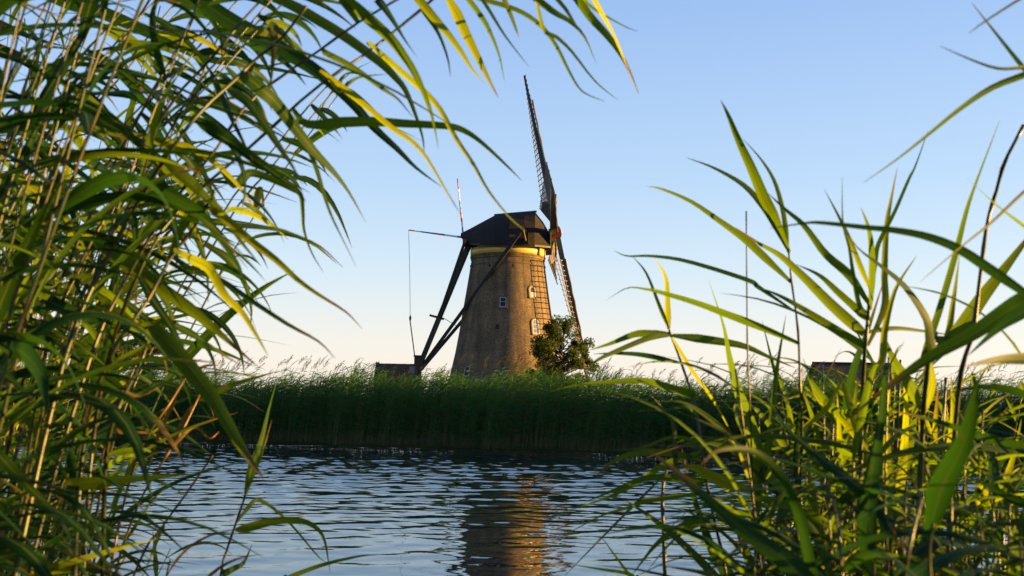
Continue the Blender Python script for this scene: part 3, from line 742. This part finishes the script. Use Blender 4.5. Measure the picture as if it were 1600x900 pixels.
# ------------------------------------------------------------------ foreground reeds
def catmull(pts, n):
    P = [pts[0] * 2 - pts[1]] + list(pts) + [pts[-1] * 2 - pts[-2]]; seg = len(pts) - 1; out = []
    for i in range(n + 1):
        u = seg * i / n; k = min(int(u), seg - 1); t = u - k; p0, p1, p2, p3 = P[k:k + 4]
        out.append(.5 * ((2 * p1) + (p2 - p0) * t + (2 * p0 - 5 * p1 + 4 * p2 - p3) * t * t + (3 * p1 - p0 - 3 * p2 + p3) * t ** 3))
    return out
def leaf_mesh(name, pts, width, nseg, twist0, twist1, fold=.25, eye=None, base_w=.35):
    """leaf blade: three verts across (the midrib sits lower), tapering to a thread-like tip"""
    P = catmull(pts, nseg); vs = []; uvs = []; fs = []
    for i, p in enumerate(P):
        t = i / nseg; T = (P[min(i + 1, nseg)] - P[max(i - 1, 0)]).normalized()
        vd = (p - eye).normalized() if eye is not None else Vector((0, 0, -1))
        s = T.cross(vd)
        if s.length < 1e-3: s = T.cross(Vector((1, 0, 0)))
        s.normalize(); nrm = s.cross(T)
        a = twist0 + (twist1 - twist0) * t; s2 = s * math.cos(a) + nrm * math.sin(a); n2 = s2.cross(T)
        w = width * min(1, base_w + 3.2 * t) * max(0.0, 1 - t ** 1.7) + .0007
        w *= 1 + .04 * math.sin(9 * t + twist0 * 7)
        vs += [p - s2 * w / 2, p - n2 * (w * fold * .5), p + s2 * w / 2]; uvs += [(0, t), (.5, t), (1, t)]
        if i:
            b = 3 * i; fs += [(b - 3, b - 2, b + 1, b), (b - 2, b - 1, b + 2, b + 1)]
    mb = MB(); mb.v = [tuple(v) for v in vs]; mb.f = fs; mb.uv = uvs
    return mb.mesh(name, True)
def stem_mesh(name, pts, r0, r1, nseg):
    P = catmull(pts, nseg); mb = MB(); rad = []
    Q = []
    for i, p in enumerate(P):
        t = i / nseg; r = r0 + (r1 - r0) * t; Q.append(p); rad.append(r * (1.28 if i % 3 == 0 else 1.0))
    mb.tube(Q, rad, 6); return mb.mesh(name, True)

# stems traced top -> foot: key, depth, radius px, material, label, points
STEMS = '''
A 2.0 4 stem|tan reed stem leaning right from the left edge to the top of the picture|240,-12 220,22 175,85 152,110 120,152 75,207 52,257 20,320 -20,420
B 1.9 4 stem|bent reed stem second from the left edge with dark leaves|312,-12 300,32 275,80 240,140 213,190 190,232 175,265 130,360 90,450 50,550 20,660
C 1.9 4 stem|leaning reed stem crossing the large dark leaf at upper left|420,-12 385,25 350,67 325,97 272,155 215,250 170,330 120,420 80,520 55,640
D 1.8 4 stem|longest overhanging reed whose yellow leaf tips hang over the mill sail|980,-75 860,-60 760,-42 700,-20 640,30 567,87 517,120 467,160 400,222 317,292 260,350 215,430 180,520 155,620 140,740 130,900
E 1.75 4 stem|reed stem leaning right under the overhanging yellow leaves|640,-12 560,35 500,78 425,130 380,170 340,230 290,290 240,360 190,450 140,560
F 1.65 5 stem_green|thick green reed stem leaning right in the upper left tangle|478,10 440,60 400,92 370,122 315,172 270,230 225,300 180,380 130,480 90,600
G 1.7 5 stem_green|green reed stem with long drooping leaves above the sunlit tree|335,300 300,360 267,402 232,467 185,535 150,610 130,700 120,820 115,920
H 1.8 5 stem|reed stem ending in the broad leaf that hangs down over the water at left|238,505 222,560 200,605 180,650 165,720 160,900
I 2.3 3 stem_dry|dry orange reed stem rising from the left waterside|313,615 287,668 257,717 225,770 200,830 180,900
K 2.3 3 stem_dry|second dry orange reed stem beside the left waterside|289,592 262,635 239,667 215,712 195,780 175,880
J 2.5 3 stem_green|single green reed rising out of the water left of centre|386,762 381,781 367,822 352,867 345,900
N 2.2 3 stem|thin bare reed stem slanting over the water at lower left|332,712 294,767 250,828 217,880
P 2.4 3 stem|slender reed with side leaves right of the small tree|1043,505 1047,520 1063,563 1087,637 1097,710 1103,748 1115,810 1135,900
Q 2.2 3 stem|upright reed topped by the highest pointed leaf at right|1232,388 1237,440 1247,517 1250,600 1253,663 1250,760 1245,900
T 2.3 2 stem|thin upright reed stem left of the right hand clump|1166,330 1167,450 1168,550 1172,643 1176,760 1180,900
U 2.1 5 stem_green|central reed of the right hand clump with leaves fanning left|1362,440 1358,480 1352,540 1348,600 1345,700 1345,900
W 2.0 6 stem_green|reed with yellow leaves right of the central right hand reed|1462,520 1452,560 1445,620 1440,700 1432,900
X 1.8 5 stem_green|tall dark reed at the right edge bending right|1600,195 1570,253 1557,298 1543,347 1533,420 1520,520 1502,580 1490,700 1480,900
Y 1.45 5 stem_green|near reed just outside the right edge sending leaves across the picture|1690,60 1655,160 1648,300 1645,470 1645,640 1650,900
a 2.5 4 stem_green|backlit reed with upright yellow green blades left of the dark upright reed|1405,600 1401,700 1400,760 1398,900
c 2.6 4 stem_green|backlit reed with upright yellow blades nearest the right edge of the clump|1478,590 1474,660 1470,740 1466,900
e 2.4 4 stem_green|backlit upright reed on the left side of the right hand clump|1302,620 1300,690 1298,760 1295,900
Z 1.15 5 stem_green|nearest reed at bottom right with broad dark leaves|1440,780 1420,860 1410,960
'''
# leaves: material, width px, points base -> tip
LEAVES = '''
b 14|-40,25 0,38 25,48 60,62 104,73
b 22|-40,55 -10,75 30,90 60,110 85,130 97,155
b 23|50,-12 110,5 160,20 220,45 287,76 330,93 400,103 455,113 512,127
b 27|290,-20 350,27 400,55 450,83 500,115 545,155 583,198 620,232 650,262 690,292
y 10|500,112 537,138 577,170 613,200 643,220 667,247 697,298 720,335
g 18|530,-8 577,30 610,60 633,90 650,117 667,157 677,190 685,232
g 17|405,-10 450,5 495,30 533,53 567,77 597,100 617,120 633,140 647,173 660,213 663,240
y 9|575,66 610,97 633,117 660,140 687,170 713,217 740,257 763,298 795,338 822,362
g 16|480,194 533,191 583,190 633,193 700,197 727,205 753,223 790,257 815,282
g 10|510,83 543,100 573,120 600,140 622,155 645,183
y 7|530,142 545,130 563,120 603,116
y 16|693,-15 713,20 727,50 747,90 763,123 779,153
y 14|648,-8 680,30 700,53 720,80 737,107 757,130
b 6|678,40 690,63 700,93 704,120
g 9|722,-15 753,27 767,53 780,87 788,126
y 6|745,-15 767,20 790,57 826,104
y 9|780,-20 797,20 807,47 811,60
g 7|735,-8 783,7 817,20 847,42 870,73 890,113 910,143 944,158
y 6|847,40 870,58 893,80 930,127 965,156
g 12|820,-20 863,17 890,33 913,57 932,100
y 8|857,-20 883,13 900,40 914,60
g 13|885,-30 920,23 947,53 967,80 983,110 998,146
y 8|915,-30 940,20 957,50 977,97 999,150
g 6|912,-8 923,10 950,27 980,43 997,49
b 15|590,0 600,12 617,37 633,63 652,90
s 15|424,40 428,55 428,80 425,110 419,165
g 25|382,118 410,142 430,160 465,205 492,238 520,267 545,300 572,348
g 15|362,142 387,160 410,190 430,220 445,242 457,260 474,290
b 19|318,195 345,212 362,222 400,250 425,267 445,282 465,295 478,316
g 13|365,290 380,276 395,270 425,280 457,295 470,305 473,330 475,360 487,395 505,425
y 9|470,210 482,232 495,265 505,300 517,335 532,367 557,417
y 14|335,330 350,340 390,375 430,405 465,437 497,460 540,487 566,514
b 10|318,343 345,348 375,352 425,357 455,365 500,385 536,418
g 5|345,335 367,327 418,325
b 19|250,290 290,317 312,332 335,360 360,395 375,420 384,455
g 20|312,322 298,335 282,360 265,400 255,430
y 19|268,258 300,287 320,307 345,330 375,375 405,412
b 10|285,412 297,420 343,437 393,470 450,507 497,533 524,560
y 15|272,390 300,405 327,420 350,460 377,487 400,523 419,556
g 27|160,380 210,420 250,450 290,477 323,503 357,533 405,575
g 28|205,510 230,513 255,530 283,560 317,602 343,640 372,690 395,725 413,750
b 15|218,432 240,470 265,507 285,545 305,578
g 9|270,505 283,515 317,533 350,555 376,570
y 11|318,622 345,609 367,600 400,590 437,579
g 13|384,772 393,730 408,690 420,640 434,590
g 7|384,770 400,730 412,700 425,655
y 6|322,612 332,597 345,574
b 21|75,470 112,487 140,500 165,515 180,545
g 19|40,508 75,520 110,542 140,570 175,595 200,620 215,643 228,678
b 27|-15,528 15,540 40,552 62,580 70,612 74,650
b 19|-30,560 0,580 20,595 55,628
s 10|50,462 70,440 87,430 105,430 135,447 160,472 180,500
g 11|172,575 207,552 240,533
g 17|30,630 42,650 67,686 92,725 113,766
g 19|-10,705 17,733 50,767 78,794 100,822 119,868
b 13|118,678 130,684 144,697 155,728 169,768
g 20|105,757 150,755 172,752 222,747 264,744 308,740
y 12|75,890 133,872 194,855 246,842
y 9|255,820 246,842 225,898
b 14|-25,882 0,872 42,864 83,872 130,882
g 10|172,728 180,720 205,711 230,718
g 10|165,712 200,704 225,702 245,711
y 8|178,790 200,739 219,703 253,645
g 5|194,848 217,814 244,775 280,751
g 6|368,818 385,797 401,781 424,792 457,822 495,867 512,881
g 13|368,828 382,826 424,815 461,813 487,820 506,841 516,895
g 8|440,910 457,900 506,882 562,869 600,866
g 11|352,895 366,888 381,879 394,850
o 6|257,717 281,685 305,667 327,685 342,675
o 6|290,590 308,578 324,571 345,571
o 6|190,606 199,613 220,619 252,603
o 7|170,640 180,652 188,675 215,675 240,678
o 7|280,605 265,640 250,672 240,705 225,760
o 6|305,630 290,650 268,690 255,720
g 15|1233,394 1210,340 1193,307 1173,260 1153,217 1138,180 1126,156
g 12|1230,388 1212,352 1193,323 1163,290 1117,263 1072,246
y 8|1231,392 1228,360 1222,323 1210,283 1190,250 1161,217
g 12|1236,441 1200,407 1163,373 1127,347 1080,315 1033,295 1010,291
g 17|1352,525 1340,513 1300,477 1260,437 1220,400 1185,380 1150,356
g 12|1354,500 1343,487 1310,457 1280,430 1244,413
g 13|1360,478 1327,430 1290,397 1257,353 1227,327 1200,302
g 13|1352,545 1343,537 1310,517 1267,490 1220,463 1180,447
b 15|1646,490 1600,457 1550,423 1500,390 1450,370 1400,360 1350,355 1283,348 1255,349 1202,357
b 7|1361,470 1367,413 1373,380 1397,333 1420,280 1430,260 1450,205
g 10|1360,485 1363,413 1358,360 1345,324
y 10|1356,540 1382,480 1382,430 1385,357 1392,313 1402,262
y 8|1361,455 1343,413 1327,373 1310,337 1288,296
g 7|1358,490 1343,477 1333,427 1327,387 1317,347 1316,276
g 17|1460,560 1453,533 1447,497 1413,447 1373,413 1340,387 1320,355
y 11|1352,575 1377,567 1383,513 1400,450 1432,400
g 10|1443,560 1467,487 1493,397 1510,330 1527,280 1562,188
y 10|1460,545 1480,527 1490,467 1500,392
g 23|1485,535 1497,520 1533,467 1567,423 1600,380 1635,335
b 31|1648,440 1600,470 1567,490 1517,523 1450,560 1387,605 1322,657
b 21|1648,455 1600,487 1560,513 1512,556
g 11|1652,95 1600,117 1550,137 1500,170 1447,213 1400,250 1350,285
b 6|1654,100 1600,105 1560,107 1517,93 1469,72
b 5|1664,-40 1600,-5 1540,33 1514,52
b 7|1653,170 1600,107 1560,57 1518,4
g 7|1648,390 1600,353 1553,317 1510,277
b 5|1649,262 1600,300 1550,347 1500,387 1438,440
y 8|1350,520 1397,513 1447,518 1503,526
b 17|1646,556 1600,560 1560,562 1508,572
g 13|1048,522 1020,522 993,522 953,537 918,548
y 9|1047,524 1017,527 967,547 933,563 911,582
b 8|1063,567 1007,555 967,552 927,553
g 13|1050,524 1100,530 1160,540 1200,557 1243,575
y 10|1045,515 1043,478 1040,433 1021,401
g 6|1045,513 1030,477 1010,427 988,400
g 13|1247,536 1193,513 1133,490 1087,473 1033,457 1010,452 980,450 946,470
b 7|1241,486 1187,450 1167,437 1073,408 1017,400 980,400 960,392
g 23|1182,830 1183,717 1170,657 1153,610 1140,560 1130,507 1107,437
g 11|1180,790 1203,683 1210,610 1217,557 1228,493
g 15|1085,617 1050,607 1007,595 950,597 900,602 858,612
y 6|1050,527 1080,577 1113,623 1145,680
y 11|1174,735 1140,683 1100,647 1060,627 1008,631
s 8|1172,705 1153,697 1133,677 1100,660 1055,641
s 8|1098,735 1060,740 1053,670 1043,647 1015,615
g 6|1095,690 1050,683 1000,700 948,704
g 10|1098,720 1050,708 1000,707 960,720 928,748
g 7|1092,650 1070,636 1035,641 983,642
b 33|1290,925 1250,897 1217,867 1167,833 1117,790 1063,743 1008,699
b 21|1150,935 1137,898 1117,867 1097,817 1077,750 1065,698
b 15|1275,915 1250,807 1233,767 1210,730 1170,703 1123,703 1095,727
g 10|1098,705 1037,727 997,753 950,777 868,804
g 13|1104,752 1057,747 1010,747 967,763 913,785
g 13|1114,805 1090,813 1057,827 1023,853 985,902
g 7|1110,770 1017,782 983,793 937,807 860,849
y 18|1178,770 1117,747 1083,730 1050,729
s 4|1035,745 963,817 880,902
g 6|1115,808 1057,840 1010,893
y 5|990,910 983,898 960,867 941,840
y 7|995,912 983,897 943,890 886,881
s 25|1445,835 1395,805 1345,800 1292,822
b 27|1362,940 1355,817 1364,733 1378,650 1384,560
b 15|1300,800 1320,660 1333,580 1357,513 1382,434
b 27|1392,830 1378,800 1339,761 1283,717 1228,667 1185,598
b 36|1452,830 1472,761 1500,705 1519,650 1530,590
b 15|1650,805 1589,783 1547,761 1500,738
y 10|1566,780 1572,750 1586,705 1596,655
y 9|1530,780 1536,745 1548,688
y 8|1552,770 1560,740 1576,703
g 9|1540,830 1567,783 1600,750
b 31|1420,930 1436,900 1478,872 1533,855 1590,850
b 26|1290,930 1255,897 1228,878 1190,862
y 12|1345,690 1330,640 1318,600 1300,570
y 9|1255,668 1290,640 1310,605 1322,590
y 10|1352,700 1310,650 1280,625 1265,590 1255,560
g 8|1348,720 1300,700 1240,690
g 14|1345,640 1310,645 1270,600 1262,580
b 12|1650,700 1560,690 1470,660 1390,640
y 17|1398,850 1390,760 1386,680 1391,598
y 15|1400,800 1411,720 1416,640 1411,572
g 16|1401,780 1420,700 1434,620 1450,556
y 14|1399,870 1378,800 1366,720 1361,640
y 17|1468,850 1462,770 1460,690 1466,600
y 15|1470,800 1484,720 1490,650 1486,585
g 17|1472,770 1494,700 1510,640 1532,590
y 13|1467,880 1448,800 1440,730 1436,650
y 16|1297,850 1306,770 1312,700 1308,615
g 15|1298,800 1286,730 1272,660 1250,600
y 14|1296,880 1278,820 1266,750 1262,690
g 16|1299,760 1316,700 1332,650 1340,590
g 16|1440,640 1420,600 1395,560 1380,520
y 13|1442,650 1455,600 1452,560 1462,500
'''
reeds = {}; stems = []; AUTOL = ['reed just outside the left edge with the highest dark leaf there', 'reed at the left edge with the broad dark leaves at mid height',
 'reed at the bottom edge with one thin leaf arcing over the water', 'reed with the widest dark blade slanting up left at the bottom of the right clump',
 'thin reed with a pale thread leaf hanging over the water right of the mill reflection', 'short yellowing reed at the bottom edge right of the mill reflection',
 'reed with one broad upright dark blade in the middle of the right clump', 'reed with a narrow upright dark blade behind the broad upright one',
 'blurred reed with the darkest tall blade at lower right', 'reed with bright yellow upright leaves at the right edge above the water']
def to_ground(P):
    """carry a traced stem on down to the ground"""
    p = P[-1]; d = (P[-1] - P[-2]).normalized(); out = list(P)
    while p.z > 0.25:
        d = (d * .6 + Vector((0, 0, -1)) * .4).normalized(); p = p + d * min(.35, max(.12, p.z * .5)); out.append(p.copy())
    out.append(Vector((p.x, p.y, -.12))); return out
def new_reed(key, depth, rad, matn, label, pts, group=None):
    P = [at(x, y, depth + .05 * math.sin(i * 1.3 + len(stems))) for i, (x, y) in enumerate(pts)]
    G = to_ground(P); base = G[-1].copy()
    root = thing('reed', label, 'reed', base, group)
    me = stem_mesh('stem', [g - base for g in G[::-1]], rad * .82 / FPX * depth, rad * .5 / FPX * depth, 30)
    link('stem', me, root, MAT[matn]); reeds[key] = (root, base); stems.append((key, pts, P)); return root, base
for ln in STEMS.strip().splitlines():
    hd, label, ps = ln.split('|'); key, d, r_, mt = hd.split()
    new_reed(key, float(d), float(r_), mt, label, [tuple(map(float, q.split(','))) for q in ps.split()])
def nearest(bx, by):
    best = (1e9,)
    for key, pts, P in stems:
        for i in range(len(pts) - 1):
            a = np.array(pts[i]); b = np.array(pts[i + 1]); ab = b - a; u = float(np.clip(np.dot(np.array([bx, by]) - a, ab) / np.dot(ab, ab), 0, 1))
            dd = float(np.linalg.norm(a + ab * u - np.array([bx, by])))
            if dd < best[0]: best = (dd, key, P[i].lerp(P[i + 1], u))
    return best
na = 0
for ln in LEAVES.strip().splitlines():
    hd, ps = ln.split('|'); mt, w = hd.split(); w = float(w); pts = [tuple(map(float, q.split(','))) for q in ps.split()]
    want = min(2.6, max(1.05, .024 * FPX / w))
    nb_ = nearest(*pts[0])
    thr = 140 if pts[0][1] < 62 else 42
    if nb_[0] < thr and not (w > 24 and nb_[2].y > 1.6 * want):
        d0 = nb_[2].y; root, base = reeds[nb_[1]]; first = nb_[2]
    else:
        d0 = want; na += 1; bx, by = pts[0]; key = 'auto%d' % na
        root, base = new_reed(key, d0, 4.5, 'stem_green', AUTOL[min(na, len(AUTOL)) - 1], [(bx + 6, by - 10), (bx, by + 30), (bx - 8 if bx < 800 else bx + 4, by + 160), (bx - 14 if bx < 800 else bx + 8, by + 420)])
        first = None
    dt = random.uniform(-.22, .22); n = len(pts)
    P = [at(x, y, d0 + dt * (i / (n - 1)) ** 1.3) for i, (x, y) in enumerate(pts)]
    if first is not None and (first - P[0]).length > .006: P = [first.copy()] + P
    tw = random.uniform(-.7, .7); tw1 = tw + random.uniform(-.8, .8)
    width = w / FPX * d0 / max(.72, math.cos(tw)) * 1.08
    me = leaf_mesh('leaf', [p - base for p in P], width, max(9, 3 * n), tw, tw1, random.uniform(.15, .4), EYE - base)
    link('leaf', me, root, MAT[mt])

# --- more arching reeds between the traced ones: stems run beside them, broad leaves droop to the right
shape = [(430, -25), (385, 25), (325, 97), (272, 155), (215, 250), (170, 330), (120, 420), (80, 520), (50, 640)]
rf = random.Random(21)
ODESC = ['first', 'second', 'third', 'fourth', 'fifth', 'sixth', 'seventh', 'eighth', 'ninth', 'tenth', 'eleventh', 'twelfth', 'thirteenth', 'fourteenth', 'fifteenth', 'sixteenth', 'seventeenth', 'eighteenth']
for q in range(12):
    if q < 12: dx, dy, k0 = -260 + 34 * q + rf.uniform(-14, 14), rf.uniform(-30, 60), 0
    else: dx, dy, k0 = -230 + 62 * (q - 12) + rf.uniform(-15, 15), 330 + rf.uniform(-40, 40), 0
    if q < 12 and dx > 60: dy += 150
    sp_ = [(x * (1 if q < 12 else .62) + dx, y + dy + 4 * math.sin(i + q)) for i, (x, y) in enumerate(shape)]
    d0 = rf.uniform(1.75, 2.6)
    root, base = new_reed('arch%d' % q, d0, 2.6, rf.choice(['stem', 'stem_green', 'stem_green']), ('arching reed with drooping leaves in the left tangle, %s from the left' % ODESC[q]) if q < 12 else ('low arching reed in the left tangle, %s from the left edge' % ODESC[q - 12]), sp_, 'arching reeds in the left tangle')
    P_ = stems[-1][2]; stems.pop()
    for k in range(13):
        u = (k + rf.random()) / 13 * 6.6; i = int(u); fx = u - i
        bx = sp_[i][0] * (1 - fx) + sp_[i + 1][0] * fx; by = sp_[i][1] * (1 - fx) + sp_[i + 1][1] * fx
        a0 = R(rf.gauss(-4, 22)); a1 = R(rf.gauss(62, 16)); ln_ = rf.uniform(120, 235) * 1.9 / d0
        if bx + ln_ > 500: ln_ *= .6
        pts = [(bx, by)]
        for j in range(1, 6):
            a = a0 + (a1 - a0) * (j / 5) ** .8; pts.append((pts[-1][0] + math.cos(a) * ln_ / 5, pts[-1][1] + math.sin(a) * ln_ / 5))
        dt = rf.uniform(-.25, .2); dl = P_[i].y * (1 - fx) + P_[i + 1].y * fx
        PP = [at(x, y, dl + dt * (j / 5) ** 1.3) for j, (x, y) in enumerate(pts)]
        tw = rf.uniform(-.8, .8); wpx = rf.uniform(10, 20) * 1.9 / d0
        me = leaf_mesh('leaf', [p - base for p in PP], wpx / FPX * d0, 12, tw, tw + rf.uniform(-.9, .9), rf.uniform(.15, .4), EYE - base)
        link('leaf', me, root, MAT[rf.choice('bbbbbggy')])  # mostly the dark copy, so near leaves carry their shade as colour
# --- filler reeds: whole plants from a few prototypes, copied with their parts
def unit_leaf(seed):
    rs = random.Random(seed); L_ = rs.uniform(.30, .48); el = rs.uniform(.5, 1.0); dr = rs.uniform(.25, .75); bend = rs.uniform(-.08, .08); pts = []
    for i in range(6):
        u = i / 5; pts.append(Vector((L_ * u * math.cos(el) * (1 + .3 * u), bend * u * u, L_ * u * math.sin(el) - dr * L_ * u ** 2.2)))
    return leaf_mesh('leaf', pts, rs.uniform(.021, .036), 10, rs.uniform(-.4, .4), rs.uniform(-.9, .9), rs.uniform(.2, .5), None)
UL = {m_: [unit_leaf(i + 20 * j) for i in range(7)] for j, m_ in enumerate('gbyo')}
for m_ in UL:
    for me in UL[m_]: me.materials.append(MAT[m_])
def proto(seed, h, lean, nleaf, palette, spread, stemm, label, group, t0=.35):
    rs = random.Random(seed); root = thing('reed', label, 'reed', (0, 0, 0), group)
    def S(t): return Vector((lean * h * t ** 2.2, .03 * math.sin(t * 4 + seed) * h * .3, h * t * (1 - .06 * lean * t)))
    me = stem_mesh('stem', [S(i / 7) - Vector((0, 0, .1 if i == 0 else 0)) for i in range(8)], .0034, .0016, 21); link('stem', me, root, MAT[stemm])
    for k in range(nleaf):
        t = t0 + (1 - t0) * (k + .5) / nleaf; m_ = rs.choice(palette)
        o = link('leaf', rs.choice(UL[m_]), root); o.location = S(t)
        az = rs.gauss(0, spread) + (math.pi if k % 2 else 0) * (1 if spread > 1 else .25)
        o.rotation_euler = (rs.gauss(0, .2), rs.gauss(-.05, .25), az); s = rs.uniform(.75, 1.15) * (1 if t < .9 else .8); o.scale = (s, s, s)
    return root
def slim(protos):
    for p_ in protos:
        for c_ in p_.children:
            if c_.name.startswith('leaf'): k_ = c_.scale[0]; c_.scale = (k_ * 1.18, k_ * .72, k_ * 1.1)
def scatter(protos, n, px_r, d_r, gen, rot):
    for i in range(n):
        o = protos[i] if i < len(protos) else copy_tree(protos[i % len(protos)])
        d = random.uniform(*d_r); px = random.uniform(*px_r) if not callable(px_r) else px_r(d)
        p = at(px, 800, d); s = gen(px, d)
        o.location = (p.x, d, 0.0); o.scale = (s, s, s); o.rotation_euler = (random.gauss(0, .04), random.gauss(0, .05), random.gauss(0, rot))
pl3 = [proto(70 + k, 2.35, random.uniform(.05, .16), 11, 'bbg', .7, 'stem_green', 'near dark reed with broad leaves at the left edge of the picture', 'near dark reeds at the left edge', .3) for k in range(5)]
scatter(pl3, 30, (-420, -150), (1.35, 1.8), lambda px, d: random.uniform(.9, 1.08), .4)
pr3 = [proto(80 + k, 1.42, random.uniform(-.15, .1), 8, 'bbbg', 1.2, 'stem_green', 'near dark reed with broad leaves at the bottom right', 'near dark reeds at the bottom right', .4) for k in range(4)]
scatter(pr3, 42, (1370, 1720), (1.15, 1.6), lambda px, d: random.uniform(.82, 1.0), 1.5)
LG = 'green reed with golden stem in the dense clump along the left edge'
pl_ = [proto(100 + k, 2.3, random.uniform(.05, .28), 16, 'gbbbgy', .8, 'stem_green', LG, 'reeds in the left clump') for k in range(7)]
scatter(pl_, 32, (-230, 60), (2.1, 3.6), lambda px, d: random.uniform(.78, 1.12), .45)
pl2 = [proto(130 + k, 2.6, random.uniform(.0, .12), 11, 'yyyg', 1.6, 'stem', 'sunlit yellow reed standing far back in the left clump', 'sunlit reeds behind the left clump', .2) for k in range(5)]
scatter(pl2, 50, (-200, 85), (3.4, 6.0), lambda px, d: random.uniform(.85, 1.2), .8)
pl4 = [proto(150 + k, 1.35, random.uniform(.0, .2), 11, 'gygggo', 1.4, random.choice(['stem', 'stem_green']), 'short yellow green reed at the foot of the left clump', 'short reeds at the foot of the left clump', .3) for k in range(5)]
scatter(pl4, 40, (-60, 195), (2.0, 3.6), lambda px, d: random.uniform(.68, .98) - (.08 if px > 110 else 0), 1.0)
pr = [proto(160 + k, 1.55, random.uniform(-.12, .12), 12, 'gyggb', 1.3, random.choice(['stem_green', 'stem_green']), 'backlit green reed in the dense clump at lower right', 'reeds in the right clump', .35) for k in range(7)]
slim(pr)
scatter(pr, 76, (1215, 1560), (1.9, 3.4), lambda px, d: random.uniform(.78, 1.05), 1.5)
pr2 = [proto(190 + k, 1.3, random.uniform(-.1, .1), 11, 'bbg', 1.3, 'stem_green', 'low dark green reed at the bottom right corner', 'low reeds in the bottom right corner', .35) for k in range(4)]
slim(pr2)
scatter(pr2, 34, (1150, 1640), (1.35, 2.2), lambda px, d: random.uniform(.75, 1.0), 1.5)
pr4 = [proto(210 + k, 1.5, random.uniform(-.1, .1), 12, 'bgg', 1.4, 'stem_green', 'green reed growing past the right edge of the picture', 'reeds past the right edge', .25) for k in range(4)]
scatter(pr4, 44, (1590, 2300), (1.3, 3.6), lambda px, d: random.uniform(.88, 1.04), 1.5)
